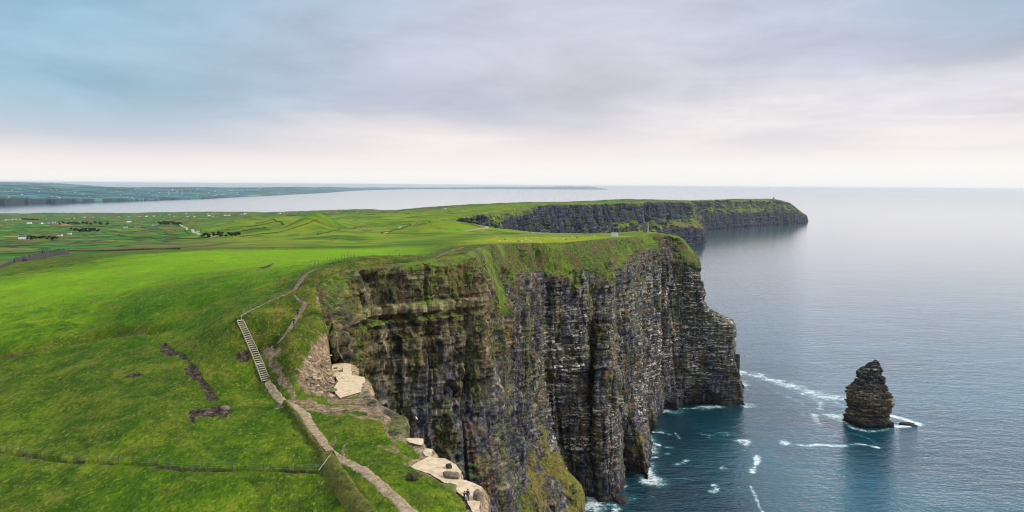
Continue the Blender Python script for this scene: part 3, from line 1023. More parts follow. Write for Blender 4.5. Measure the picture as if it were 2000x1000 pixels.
    for cx_, cy_, cd_, hw_, z0_, z1_, dep_ in caves:
        q = base_at(cx_, cd_, 0)
        k0 = int(np.argmin(np.hypot(P[nrows * 2 // 3, :, 0] - q[0], P[nrows * 2 // 3, :, 1] - q[1])))
        u = (s - s[k0])[None] / hw_
        zt = z0_ + (z1_ - z0_) * np.sqrt(np.clip(1 - u * u, 0, 1)) + .8 * vnoise(S / 2.5, zz * 0, None, 88)
        d = d - dep_ * smooth(zt - P[..., 2], -.2, 1.2) * (np.abs(u) < 1) * smooth(P[..., 2], z0_ - 30, z0_ - 4)
    P = P + N * d[..., None]
    # ledges hold a little height variation so strata do not look ruled
    bed = np.maximum(bed, .55 * bed0)
    attrs = {'mask': np.stack([gn, np.repeat(gua[None], nrows, 0), np.clip(bed, 0, 1), np.repeat(pale[None], nrows, 0) * smooth(k, 14, 7)], -1),
             'sz': np.stack([S / 100, zz / 100, c3 * .5 + .5, c2 * .5 + .5], -1)}
    o = grid_mesh(name, P, attrs, mat)
    return struct(o)


def z_of(t, p):
    return t.n('SeparateXYZ', {'Vector': p}).outputs[2]


def cliff_material(name, far=False):
    t = NT(name)
    p = t.pos()
    at = t.attr('mask')
    sep = t.n('SeparateColor', {'Color': at.outputs['Color']})
    g, gua, bed = sep.outputs[0], sep.outputs[1], sep.outputs[2]
    slab = at.outputs['Alpha']
    szn = t.attr('sz')
    sz = szn.outputs['Vector']
    s2 = t.n('SeparateXYZ', {'Vector': sz})
    sc = 2.2 if far else 1.0
    ver = t.noise(t.vec(p, (.30 / sc, .30 / sc, .028 / sc)), 1.0, 6, .65, .6)      # streaks down the face
    lay = t.noise(t.vec(p, (.035 / sc, .035 / sc, .62 / sc)), 1.0, 5, .62, .3)      # beds
    blk = t.noise(t.vec(p, (.22 / sc, .22 / sc, .3 / sc)), 1.0, 6, .7)
    fin = t.noise(p, 1.1 / sc, 6, .72)
    big = t.noise(p, .02 / sc, 4, .55)
    pick = t.step(t.math('ADD', t.math('MULTIPLY', ver, .5), t.math('MULTIPLY', blk, .5)), .36, .64, False)
    cool = t.ramp(pick, [(0, (.003, .004, .009)), (.3, (.013, .016, .028)), (.52, (.046, .051, .070)), (.75, (.15, .137, .125)), (1, (.40, .34, .25))])
    warm = t.ramp(pick, [(0, (.006, .005, .004)), (.3, (.03, .025, .016)), (.52, (.082, .066, .036)), (.75, (.20, .155, .08)), (1, (.46, .37, .22))])
    hi = t.step(z_of(t, p), 150, 200)
    wsel = t.step(t.math('ADD', t.math('MULTIPLY', big, .55), t.math('ADD', t.math('MULTIPLY', hi, .36), t.math('MULTIPLY', t.math('SUBTRACT', ver, .5), .5))), .36, .62)
    z = z_of(t, p)
    c = t.mix(wsel, cool, warm)
    # rusty and ochre patches
    och = t.step(t.noise(t.vec(p, (.10 / sc, .10 / sc, .05 / sc)), 1.0, 5, .62, .5), .52, .64)
    c = t.mix(t.math('MULTIPLY', och, .72), c, t.ramp(fin, [(.36, (.025, .012, .006)), (.52, (.17, .08, .028)), (.66, (.36, .19, .075))]))
    # lichen and moss
    lic = t.step(t.noise(t.vec(p, (.13 / sc, .13 / sc, .03 / sc), (0, 0, 0), (40, 7, 3)), 1.0, 5, .64, .4), .49, .62)
    up = t.step(z, 40, 190)
    c = t.mix(t.math('MULTIPLY', lic, t.math('ADD', .28, t.math('MULTIPLY', up, .42))), c,
              t.ramp(fin, [(.36, (.012, .018, .003)), (.52, (.085, .095, .014)), (.66, (.24, .22, .045))]))
    # beds and joints
    c = t.mix(t.math('MULTIPLY', t.math('MULTIPLY', t.step(lay, .50, .40), t.step(t.noise(p, .05 / sc, 4, .6, 0.0), .40, .58)), .85), c, (.006, .007, .011))
    c = t.mix(t.math('MULTIPLY', t.step(blk, .45, .36), .7), c, (.004, .005, .008))
    c = t.mix(t.math('MULTIPLY', t.step(ver, .42, .34), .5), c, (.005, .006, .01))
    c = t.mix(t.math('MULTIPLY', t.step(fin, .46, .36), .6), c, (.006, .006, .009))
    c = t.mix(t.math('MULTIPLY', t.step(fin, .58, .68), .28), c, (.38, .32, .23))
    c = t.mix(t.math('MULTIPLY', t.math('MULTIPLY', t.step(lay, .55, .62), t.step(blk, .45, .58)), .6), c, (.36, .30, .21))
    # the pale bed
    c = t.mix(t.math('MULTIPLY', bed, .85), c, t.ramp(t.noise(t.vec(p, (.6, .6, .12)), 1.0, 5, .68), [(.36, (.05, .042, .02)), (.5, (.26, .22, .10)), (.64, (.48, .40, .25))]))
    gst = t.math('MULTIPLY', t.step(t.noise(t.vec(p, (.07 / sc, .07 / sc, .009 / sc)), 1.0, 4, .6, .5), .54, .64), t.step(fin, .44, .58))
    c = t.mix(t.math('MULTIPLY', gst, .75), c, (.12, .13, .018))
    # bird ledges: white streaks along bedding
    gl = t.noise(t.vec(p, (.045, .045, .55)), 1.0, 3, .5, .2)
    gs = t.noise(t.vec(p, (.30, .30, .6)), 1.0, 4, .7)
    gb = t.noise(p, .026, 3, .55)
    gm = t.math('MULTIPLY', t.math('MULTIPLY', t.step(gl, .47, .56), t.step(gs, .50, .57)), gua)
    gm = t.math('MULTIPLY', gm, t.step(gb, .40, .52))
    gm = t.math('MULTIPLY', gm, t.math('MULTIPLY', t.step(z, 12, 40), t.step(z, 165, 130)))
    c = t.mix(gm, c, (.70, .62, .50))
    # wet foot
    c = t.mix(t.math('MULTIPLY', t.step(t.math('ADD', z, t.math('MULTIPLY', blk, 8)), 14, 5), .8), c, (.012, .010, .011))
    c = t.mix(1.0, c, (.26, .38, .74) if far else (.92, .92, .95), 'MULTIPLY')  # far rock multiplied to dark blue: distance haze painted into its colour
    # grass that clings to slopes and ledges
    nrm = t.n('NewGeometry').outputs['True Normal']
    nz = t.n('SeparateXYZ', {'Vector': nrm}).outputs[2]
    gsum = t.math('ADD', g, t.math('MULTIPLY', t.math('SUBTRACT', t.noise(p, .35 / sc, 5, .65), .5), .75))
    gsum = t.math('ADD', gsum, t.math('MULTIPLY', t.math('SUBTRACT', nz, .35), .28))
    gm2 = t.step(gsum, .42, .62)
    ledge = t.math('MULTIPLY', t.step(nz, .5, .8), t.math('MULTIPLY', t.step(t.noise(p, .05 / sc, 3, .5), .5, .6), t.step(z, 30, 120)))
    gm2 = t.math('MAXIMUM', gm2, t.math('MULTIPLY', ledge, .8))
    gv = t.noise(t.vec(p, (.5 / sc, .5 / sc, .14 / sc)), 1.0, 5, .68, .5)
    gc = t.ramp(gv, [(.34, (.008, .016, .001)), (.44, (.030, .056, .003)), (.52, (.066, .11, .004)), (.6, (.115, .145, .009)), (.68, (.21, .17, .035))])
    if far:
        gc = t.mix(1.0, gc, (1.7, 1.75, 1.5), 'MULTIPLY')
    gc = t.mix(t.step(fin, .52, .40), gc, (.012, .022, .003))
    gc = t.mix(t.math('MULTIPLY', t.step(big, .5, .6), .55), gc, (.12, .21, .006))
    gc = t.mix(t.math('MULTIPLY', t.step(t.noise(p, .09 / sc, 4, .6), .47, .58), .75), gc, t.ramp(fin, [(.4, (.03, .022, .01)), (.6, (.13, .09, .035))]))
    gc = t.mix(t.math('MULTIPLY', t.step(z, 105, 60), .6), gc, t.ramp(gv, [(.38, (.05, .045, .01)), (.5, (.14, .11, .025)), (.62, (.28, .19, .055))]))
    c = t.mix(gm2, c, gc)
    # fresh sandstone at the ledges
    sn = t.ramp(fin, [(.38, (.12, .082, .05)), (.52, (.32, .235, .145)), (.66, (.52, .40, .265))])
    c = t.mix(t.math('MULTIPLY', slab, t.step(blk, .35, .5)), c, sn)
    hb = t.math('ADD', t.math('MULTIPLY', blk, .7), t.math('ADD', t.math('MULTIPLY', fin, .35), t.math('MULTIPLY', lay, .5)))
    return t.bsdf(c, .88, hb, .8, 1.6 * sc, .25)


MAT_CLIFF = cliff_material('cliff_rock')
MAT_CLIFF_FAR = cliff_material('haze_tinted_cliff_rock', True)


# ------------------------------------------------------------------ the sea
FOAM = [  # (pixel polyline on the water, half width m, strength)
    ([(1450, 727), (1470, 731), (1500, 740), (1540, 752), (1580, 765), (1605, 776), (1640, 776)], 7.5, .85),
    ([(1500, 742), (1560, 766), (1600, 782), (1605, 790), (1600, 800)], 4.0, .6),
    ([(1590, 810), (1594, 820), (1600, 828)], 4.0, .8),
    ([(1632, 815), (1645, 818), (1655, 824)], 6.0, 1.0),
    ([(1742, 812), (1760, 818), (1785, 824), (1797, 829), (1770, 834), (1745, 832)], 4.0, 1.1),
    ([(1562, 869), (1580, 871), (1600, 868), (1630, 872), (1660, 868), (1690, 868), (1715, 874)], 2.6, .95),
    ([(1650, 824), (1662, 836), (1697, 843), (1730, 841), (1746, 833)], 3.2, .75), ([(1655, 846), (1680, 850), (1700, 858), (1712, 868)], 2.2, .5),
    ([(1560, 800), (1575, 815), (1600, 845), (1640, 850)], 3, .38), ([(1600, 770), (1640, 790), (1655, 800)], 4, .5), ([(1470, 740), (1520, 765), (1570, 790)], 4, .42),
    ([(1528, 862), (1534, 866)], 4, .9),
    ([(1448, 861), (1462, 862), (1455, 868)], 4, .9),
    ([(1478, 890), (1477, 905), (1470, 922)], 2.4, 1.0),
    ([(1466, 950), (1478, 975), (1484, 992), (1490, 1000)], 1.4, .75),
    ([(1395, 948), (1402, 955), (1388, 960)], 2.6, .85),
    ([(1288, 803), (1300, 801), (1322, 797), (1345, 798), (1360, 797)], 2.0, .8),
    ([(1275, 844), (1290, 844), (1310, 849)], 1.8, .75), ([(1318, 845), (1328, 857)], 1.6, .6),
    ([(1370, 848), (1395, 850), (1420, 846), (1435, 848)], 5, .42), ([(1385, 855), (1420, 858), (1445, 862)], 3, .4),
    ([(1258, 868), (1275, 866), (1290, 870)], 2.2, .8), ([(1300, 873), (1310, 874)], 2, .8), ([(1300, 887), (1306, 886)], 1.8, .7),
    ([(1268, 895), (1280, 893)], 2.5, .7), ([(1268, 940), (1280, 945), (1285, 950)], 3, .8),
    ([(1150, 970), (1160, 985), (1165, 1000), (1170, 1020)], 5.5, 1.0), ([(1185, 965), (1205, 955), (1222, 950)], 2.4, .85),
    ([(1190, 985), (1205, 990), (1200, 998)], 3, .8), ([(1320, 908), (1335, 903), (1343, 898)], 2.2, .65), ([(1408, 915), (1412, 913)], 2.5, .55),
    ([(1318, 934), (1340, 935), (1352, 938)], 1.2, .5), ([(1274, 970), (1276, 971)], 1.4, .7),
    ([(1378, 474), (1384, 477), (1410, 469)], 5, .5), ([(1345, 479), (1378, 475)], 6, .7), ([(1378, 440), (1440, 437), (1500, 434), (1575, 430)], 6, .45),
]


def build_sea():
    thw = np.radians(np.concatenate([np.linspace(-75, -30, 40)[:-1], np.linspace(-30, 0, 120)[:-1], np.linspace(0, 40, 620)[:-1], np.linspace(40, 85, 60)]))
    lw = np.concatenate([np.linspace(math.log(30), math.log(380), 60)[:-1], np.linspace(math.log(380), math.log(1100), 560)[:-1],
                         np.linspace(math.log(1100), math.log(90000), 220)])
    T, L = np.meshgrid(thw, lw)
    x = np.sin(T) * np.exp(L); y = np.cos(T) * np.exp(L)
    foam = np.zeros_like(x)
    for pts, w, k in FOAM:
        Lp = smooth_line(pxline(pts, 0.0), 2)
        bx = (x > Lp[:, 0].min() - 40) & (x < Lp[:, 0].max() + 40) & (y > Lp[:, 1].min() - 40) & (y < Lp[:, 1].max() + 40)
        if not bx.any():
            continue
        w = w * (2.0 if w > 5 else 1.35)
        d = seg_dist(x[bx], y[bx], Lp) + (w * .55) * fbm(x[bx] / 9, y[bx] / 9, None, 3, 201)
        foam[bx] = np.maximum(foam[bx], k * np.exp(-np.maximum(d, 0) ** 2 / (w * w)))
    # restless strip along the foot of the cliff
    base = np.array([r['pts'][-1][:2] if len(r['pts']) > 1 else r['pts'][0][:2] for r in RIBS[24:N_NEAR - 5]])
    bx = (np.hypot(x, y) < 1100) & (x > -60)
    d = seg_dist(x[bx], y[bx], base)
    foam[bx] = np.maximum(foam[bx], .8 * np.exp(-(d / 13) ** 2) * (.62 + .8 * vnoise(x[bx] / 16, y[bx] / 16, None, 203)).clip(0, 1.2))
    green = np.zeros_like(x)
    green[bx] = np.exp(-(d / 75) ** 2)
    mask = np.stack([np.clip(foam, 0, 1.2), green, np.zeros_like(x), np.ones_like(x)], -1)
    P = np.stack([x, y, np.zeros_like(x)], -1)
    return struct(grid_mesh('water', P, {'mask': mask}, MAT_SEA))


def sea_material():
    t = NT('sea_water')
    p = t.pos()
    sep = t.n('SeparateColor', {'Color': t.attr('mask').outputs['Color']})
    foam, green = sep.outputs[0], sep.outputs[1]
    d = t.n('VectorMath', {0: p}, operation='LENGTH').outputs['Value']
    w1 = t.noise(t.vec(p, (.028, .075, .05), (0, 0, -.35)), 1.0, 5, .62, .5)
    w2 = t.noise(t.vec(p, (.16, .36, .2), (0, 0, -.25)), 1.0, 4, .6, .4)
    w3 = t.noise(t.vec(p, (.004, .011, .01), (0, 0, -.3)), 1.0, 4, .55, .3)
    hb = t.math('ADD', t.math('MULTIPLY', w1, 2.4), t.math('ADD', t.math('MULTIPLY', w2, 1.1), t.math('MULTIPLY', w3, 3.0)))
    fade = t.math('POWER', t.math('DIVIDE', 520.0, t.math('MAXIMUM', d, 520.0)), 1.25)
    bump = t.n('Bump', {'Height': hb, 'Distance': 1.0, 'Strength': t.math('ADD', .012, t.math('MULTIPLY', fade, .95))})
    deep = t.mix(t.step(t.noise(p, .006, 4, .55, .4), .35, .65), (.0025, .046, .078), (.006, .090, .135))
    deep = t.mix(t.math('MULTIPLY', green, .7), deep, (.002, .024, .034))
    aer = t.math('MULTIPLY', t.step(foam, .1, .7), .55)
    body = t.n('BsdfDiffuse', {'Color': t.mix(aer, deep, (.03, .2, .22)), 'Normal': bump.outputs[0]})
    shine = t.n('BsdfGlossy', {'Color': (1, 1, 1, 1), 'Roughness': t.math('ADD', .09, t.math('MULTIPLY', t.step(d, 600, 3500), .03)), 'Normal': bump.outputs[0]})
    face = t.n('LayerWeight', {'Blend': .5, 'Normal': bump.outputs[0]}).outputs['Facing']
    cosv = t.math('SUBTRACT', 1.0, face)
    refl = t.math('EXPONENT', t.math('MULTIPLY', t.math('POWER', t.math('DIVIDE', cosv, .28), 1.6), -1.0))
    refl = t.math('ADD', t.math('MULTIPLY', refl, .92), .035)
    b = t.n('MixShader', {0: refl, 1: body.outputs[0], 2: shine.outputs[0]})
    f1 = t.noise(t.vec(p, (.22, .34, .2), (0, 0, -.3)), 1.0, 6, .72, 1.2)
    f2 = t.noise(t.vec(p, (.05, .08, .05)), 1.0, 3, .6, .6)
    v = t.math('ADD', t.math('MULTIPLY', t.math('SUBTRACT', f1, .5), 3.0), t.math('MULTIPLY', t.math('SUBTRACT', f2, .5), 1.6))
    fm = t.math('ADD', v, t.math('MULTIPLY', foam, 1.25))
    fm = t.math('MULTIPLY', t.math('MULTIPLY', t.step(fm, .62, 1.5), t.step(foam, .04, .25)), .95)
    fb = t.n('BsdfPrincipled', {'Roughness': .8, 'Base Color': (.72, .78, .8, 1)})
    ms = t.n('MixShader', {0: fm, 1: b.outputs[0], 2: fb.outputs[0]})
    t.t.links.new(ms.outputs[0], t.out.inputs['Surface'])
    return t.m


MAT_SEA = sea_material()

# ------------------------------------------------------------------ light, sky, air
SUN_ELEV, SUN_AZ = math.radians(36), math.radians(92)     # azimuth from +Y towards +X: high on the seaward side


def build_light():
    ld = bpy.data.lights.new('sun', 'SUN')
    ld.energy = 3.1
    ld.angle = math.radians(10)
    ld.color = (1.0, .93, .82)
    o = bpy.data.objects.new('sun', ld)
    C.objects.link(o)
    dirv = Vector((math.sin(SUN_AZ) * math.cos(SUN_ELEV), math.cos(SUN_AZ) * math.cos(SUN_ELEV), math.sin(SUN_ELEV)))
    o.rotation_euler = (-dirv).to_track_quat('-Z', 'Y').to_euler()
    o.location = (0, 0, 500)
    w = bpy.data.worlds.new('World')
    SC.world = w
    w.use_nodes = True
    nt = w.node_tree
    nt.nodes.clear()
    t = NT.__new__(NT)
    t.t = nt
    t.out = nt.nodes.new('ShaderNodeOutputWorld')
    sky = t.n('TexSky', sky_type='NISHITA', sun_disc=False)
    sky.sun_elevation = SUN_ELEV
    sky.sun_rotation = SUN_AZ
    sky.altitude = 200
    sky.air_density = 1.2
    sky.dust_density = 2.5
    clear = t.n('VectorMath', {0: sky.outputs[0], 'Scale': .1}, operation='SCALE').outputs[0]
    dirn = t.n('TexCoord').outputs['Generated']
    sx = t.n('SeparateXYZ', {'Vector': dirn})
    X, Y, Zc = sx.outputs
    az = t.math('ARCTAN2', X, Y)
    el = t.math('ARCSINE', t.math('MINIMUM', t.math('MAXIMUM', Zc, -1), 1))
    ca = t.n('CombineXYZ', {0: az, 1: t.math('MULTIPLY', el, 5.0), 2: 0.0}).outputs[0]
    # soft cloud masses, flattened towards the horizon
    n1 = t.noise(t.vec(ca, (1.5, 1.5, 1)), 1.0, 5, .5, .35)
    n2 = t.noise(t.vec(ca, (3.2, 5.5, 1), (0, 0, .12), (3.1, 1.7, 0)), 1.0, 5, .52, .5)
    wob = t.math('ADD', t.math('MULTIPLY', t.math('SUBTRACT', n1, .5), .16), t.math('MULTIPLY', t.math('SUBTRACT', n2, .5), .07))
    tilt = t.math('MULTIPLY', az, -.012)
    e2 = t.math('ADD', t.math('ADD', el, t.math('MULTIPLY', wob, t.step(el, 0.0, .09))), tilt)
    deg = math.pi / 180
    lo = t.ramp(t.n('MapRange', {'Value': e2, 'From Min': 0.0, 'From Max': 20 * deg}).outputs[0], [
        (0.0, (.815, .81, .80)), (.05, (.83, .815, .79)), (.12, (.79, .735, .72)), (.18, (.70, .65, .67)), (.26, (.53, .53, .60)), (.36, (.42, .45, .55)),
        (.50, (.46, .49, .60)), (.66, (.43, .49, .61)), (1.0, (.34, .44, .58))])
    # teal openings on the left and far right, warm grey in the middle
    left = t.math('MULTIPLY', t.step(az, -.12, -.60), t.step(el, 1.0 * deg, 7 * deg))
    c = t.mix(t.math('MULTIPLY', left, .72), lo, t.ramp(t.math('ADD', t.math('MULTIPLY', n1, .75), t.math('MULTIPLY', n2, .25)), [(.32, (.15, .38, .50)), (.5, (.23, .45, .57)), (.66, (.38, .54, .64))]))
    rlow = t.math('MULTIPLY', t.step(az, -.08, .38), t.math('MULTIPLY', t.step(el, 1.5 * deg, 4 * deg), t.step(el, 10.5 * deg, 5.5 * deg)))
    c = t.mix(t.math('MULTIPLY', rlow, .85), c, t.mix(t.step(n2, .38, .62), (.66, .635, .68), (.80, .745, .74)))
    right = t.math('MULTIPLY', t.step(az, .42, .66), t.step(el, 8 * deg, 13 * deg))
    c = t.mix(t.math('MULTIPLY', right, .6), c, (.22, .38, .50))
    midg = t.math('MULTIPLY', t.math('MULTIPLY', t.step(az, -.25, .05), t.step(az, .5, .15)), t.step(el, 5 * deg, 9 * deg))
    c = t.mix(t.math('MULTIPLY', midg, .5), c, (.62, .58, .63))
    # overcast gets lighter well above the picture
    c = t.mix(t.step(el, 24 * deg, 55 * deg), c, t.mix(t.step(n1, .3, .7), (.92, .97, 1.06), (1.22, 1.26, 1.32)))
    n3 = t.noise(t.vec(ca, (5.0, 3.4, 1), (0, 0, .1), (1.3, 5.2, 0)), 1.0, 7, .6, .5)
    mot = t.math('ADD', 1.0, t.math('MULTIPLY', t.math('MULTIPLY', t.math('SUBTRACT', n3, .5), .55), t.step(el, 2.5 * deg, 7 * deg)))
    c = t.n('VectorMath', {0: c, 'Scale': mot}, operation='SCALE').outputs[0]
    c = t.n('VectorMath', {0: c, 'Scale': 1.15}, operation='SCALE').outputs[0]
    c = t.mix(.92, clear, c)
    bg = t.n('Background', {'Color': c, 'Strength': 1.0})
    nt.links.new(bg.outputs[0], t.out.inputs['Surface'])
    SC.view_settings.view_transform = 'Standard'
    SC.view_settings.look = 'None'
    SC.view_settings.exposure = 0.1
    SC.view_settings.gamma = 1.0
    SC.view_settings.use_curve_mapping = False
    SC.cycles.use_denoising = True
    SC.cycles.filter_width = 1.1
    SC.cycles.max_bounces = 8
    SC.cycles.volume_bounces = 3
    SC.cycles.diffuse_bounces = 3


def build_haze():
    bm = bmesh.new()
    bm_box(bm, -60000, 60000, -6000, 95000, -30, 262)
    t = NT('sea_air')
    v = t.n('VolumePrincipled', {'Color': (.93, .97, 1.0, 1), 'Density': HAZE, 'Anisotropy': 0.75})
    t.t.links.new(v.outputs[0], t.out.inputs['Volume'])
    o = link_bm('haze', bm, t.m)
    o['kind'] = 'stuff'
    return o


HAZE = 1.9e-5
build_light()
build_ground()
build_cliff('cliff', RIBS[:N_NEAR + 1], 640, .85, 1.0, MAT_CLIFF, .3, [(1350, 790, 709, 10, 3, 24, 12), (1300, 790, 700, 5, 2, 10, 6), (682, 700, 185, 5.0, 191.5, 197.0, 5.5)])
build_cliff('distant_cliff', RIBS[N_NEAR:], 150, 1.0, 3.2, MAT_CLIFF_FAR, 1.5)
build_sea()
build_haze()
# ------------------------------------------------------------------ rock ledges, paths, stairs
M_SLAB = None


def slab_material():
    t = NT('pale_sandstone')
    p = t.pos()
    n = t.noise(p, .9, 6, .65)
    n2 = t.noise(t.vec(p, (2.5, .7, 3), (0, 0, .6)), 1.0, 5, .7, .8)
    c = t.ramp(n, [(.3, (.36, .27, .17)), (.5, (.55, .43, .285)), (.7, (.66, .54, .385))])
    c = t.mix(t.math('MULTIPLY', t.step(n2, .58, .7), .5), c, (.30, .235, .17))
    cr = t.n('TexVoronoi', {'Vector': t.vec(p, (.22, .3, .2), (0, 0, .4)), 'Scale': 1.0}, voronoi_dimensions='2D', feature='DISTANCE_TO_EDGE').outputs['Distance']
    wv = t.math('ADD', cr, t.math('MULTIPLY', t.math('SUBTRACT', n2, .5), .05))
    c = t.mix(t.math('MULTIPLY', t.step(wv, .012, .0), .45), c, (.16, .12, .085))
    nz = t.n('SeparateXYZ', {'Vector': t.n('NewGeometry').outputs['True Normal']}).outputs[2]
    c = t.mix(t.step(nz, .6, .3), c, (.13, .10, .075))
    return t.bsdf(c, .85, t.math('ADD', n2, t.math('MULTIPLY', n, .5)), .5, .12, .2)


def build_slabs():
    mat = slab_material()
    for name, poly, z in (('rock_ledge', SLAB_A, 190.12), ('rock_ledge', SLAB_B, 190.1), ('rock_ledge', SLAB_C, 190.2), ('rock_ledge', SLAB_D, 190.05)):
        # fine grid clipped to a ragged outline, with a real edge
        P = densify(np.vstack([np.c_[poly, np.zeros(len(poly))], [[*poly[0], 0]]]), .5)[:-1]
        P[:, 0] += .13 * fbm(P[:, 0] / .8, P[:, 1] / 1.1, None, 3, 301)
        P[:, 1] += .13 * fbm(P[:, 0] / .8, P[:, 1] / 1.1, None, 3, 302)
        bm = bmesh.new()
        top = [bm.verts.new((x, y, z + .1 * float(vnoise(x / 2, y / 2, None, 5)))) for x, y, _ in P]
        bot = [bm.verts.new((x, y, z - 1.3)) for x, y, _ in P]
        f = bm.faces.new(top)
        n = len(top)
        for i in range(n):
            bm.faces.new((top[i], top[(i + 1) % n], bot[(i + 1) % n], bot[i]))
        bmesh.ops.triangulate(bm, faces=[f])
        struct(link_bm(name, bm, mat))


def ribbon(name, pts_px, halfw, mat, lift=.07, step=.6, rag=.35, closed=False, end=True):
    P = smooth_line(hits(pts_px), 2)
    P = densify(P, step)
    t = np.gradient(P[:, :2], axis=0)
    t /= np.linalg.norm(t, axis=1)[:, None] + 1e-9
    n = np.stack([t[:, 1], -t[:, 0]], -1)
    hw = np.interp(np.linspace(0, 1, len(P)), np.linspace(0, 1, len(halfw)), halfw) if hasattr(halfw, '__len__') else np.full(len(P), halfw)
    offs = np.linspace(-1, 1, 9)
    G = np.zeros((9, len(P), 3))
    for k, o in enumerate(offs):
        r = 1 + rag * fbm(P[:, 0] / 1.6 + 50 * np.sign(o), P[:, 1] / 1.6, None, 3, 311)
        q = P[:, :2] + n * (hw * o * r)[:, None]
        G[k, :, :2] = q
        z = ground(q[:, 0], q[:, 1])
        G[k, :, 2] = z + (lift if abs(o) < .99 else -.12)
    for _ in range(1):
        G[1:-1, 1:-1, 2] = np.maximum(G[1:-1, 1:-1, 2], (G[1:-1, :-2, 2] + G[1:-1, 2:, 2]) / 2)
    return struct(grid_mesh(name, G, None, mat))


def gravel_material():
    t = NT('trodden_gravel')
    p = t.pos()
    n = t.noise(p, 1.3, 6, .68)
    n2 = t.noise(p, 6, 4, .7)
    c = t.ramp(n, [(.32, (.15, .10, .062)), (.5, (.30, .22, .142)), (.68, (.46, .36, .25))])
    c = t.mix(t.step(n2, .55, .75), c, (.42, .37, .31))
    return t.bsdf(c, .95, n2, .6, .08, .15)


def dirt_material():
    t = NT('bare_earth')
    p = t.pos()
    n = t.noise(p, 1.0, 6, .7)
    c = t.ramp(n, [(.28, (.06, .045, .03)), (.5, (.15, .11, .08)), (.72, (.30, .235, .17))])
    return t.bsdf(c, .95, n, .6, .1, .15)


def build_paths():
    g, d = gravel_material(), dirt_material()
    ribbon('path', [(522, 746), (533, 763), (547, 782), (566, 792), (585, 799), (597, 812), (606, 830), (620, 850), (634, 872), (647, 888), (660, 896), (686, 906), (716, 922), (742, 945), (764, 967), (786, 988), (815, 1015), (850, 1050)],
           [.75, .9, 1.1, 1.0, 1.0, .9, 1.05, 1.15], g)
    ribbon('path', [(647, 873), (655, 862), (654, 852)], [.3, .25, .12], d, .05)
    ribbon('path', [(671, 893), (669, 881), (671, 871), (680, 866)], [.35, .28, .15], d, .05)
    ribbon('path', [(575, 577), (583, 588), (598, 591), (590, 603), (582, 615), (574, 630), (562, 648), (549, 664), (540, 672)], [.4, .5, .9, .7, .6, .5, .3], d, .05)
    ribbon('path', [(470, 619), (492, 605), (515, 594), (540, 582), (560, 575), (575, 566), (586, 550), (596, 537), (612, 527), (628, 521), (650, 517)], [.5, .35, .3, .4, .8, 1.0, .8, .6, .4, .3], d, .06)
    ribbon('path', [(832, 512), (850, 504), (866, 497), (884, 489), (904, 483)], [.4, .6, .9, 1.3, 1.0], d, .06)
    ribbon('road', [(905, 452), (930, 447.5), (960, 445.5), (990, 446), (1010, 449), (1030, 453), (1060, 456), (1100, 455.5), (1150, 454), (1190, 453), (1240, 453)], 2.4, simple_mat('pale_asphalt', (.26, .235, .20), .9, .15, .2), .25, 6, .1)


def build_stairs():
    wood = simple_mat('weathered_timber', (.42, .36, .28), .85, .35, 2.2)
    rail = simple_mat('pale_flagstone', (.36, .32, .26), .85, .35, 1.5)
    P = densify(smooth_line(hits([(469, 627), (480, 651), (491, 674), (502, 700), (511, 722), (519, 744)]), 2), .25)
    s = np.concatenate([[0], np.cumsum(np.linalg.norm(np.diff(P, axis=0), axis=1))])
    N = 30
    root = thing('stairs', 'pale straight flight of open timber steps climbing the grassy slope beside the cliff', 'stairs', tuple(P[-1]))
    org = P[-1]
    pos = np.stack([np.interp(np.linspace(0, s[-1], N), s, P[:, k]) for k in range(3)], -1)
    zfit = np.polyval(np.polyfit(np.arange(N), pos[:, 2], 3), np.arange(N))
    pos[:, 2] = np.maximum(zfit, pos[:, 2]) + .18
    L = [[], []]
    for i in range(N):
        a = pos[max(i - 1, 0)]; b = pos[min(i + 1, N - 1)]
        d = (b - a)[:2]; d /= np.linalg.norm(d)
        nn = np.array([d[1], -d[0]])
        ang = math.atan2(d[1], d[0])
        w = .62 + .12 * i / N + (.05 if i in (21, 22) else 0)
        bm = bmesh.new()
        dep = .2 if i not in (0, 21) else .5
        bm_box(bm, -dep, dep, -w, w, -.05, .05)
        bmesh.ops.bevel(bm, geom=bm.edges[:], offset=.012, segments=1, affect='EDGES')
        o = link_bm('tread', bm, wood, root, loc=tuple(pos[i] - org))
        o.rotation_euler = (random.uniform(-.02, .02), random.uniform(-.03, .03), ang)
        for k, sg in enumerate((-1, 1)):
            L[k].append(np.array([*(pos[i][:2] + nn * sg * (w + .08)), pos[i][2] - .1]) - org)
    for k in range(2):
        bm = bmesh.new()
        prev = None
        hh = .2 if k else .3
        for q in L[k]:
            ring = [bm.verts.new((q[0] - .07, q[1], q[2] - .6)), bm.verts.new((q[0] + .07, q[1], q[2] - .6)),
                    bm.verts.new((q[0] + .07, q[1], q[2] + hh)), bm.verts.new((q[0] - .07, q[1], q[2] + hh))]
            if prev:
                for a in range(4):
                    bm.faces.new((prev[a], prev[(a + 1) % 4], ring[(a + 1) % 4], ring[a]))
            else:
                bm.faces.new(ring)
            prev = ring
        bm.faces.new(prev[::-1])
        link_bm('stringer', bm, rail, root)
    for px, py in ((465, 628), (472, 624)):
        q = hit(px, py)
        bm = bmesh.new()
        bm_tube(bm, [q - org - [0, 0, .3], q - org + [0, 0, 1.15]], [.07, .06], 6)
        link_bm('newel_post', bm, rail, root)


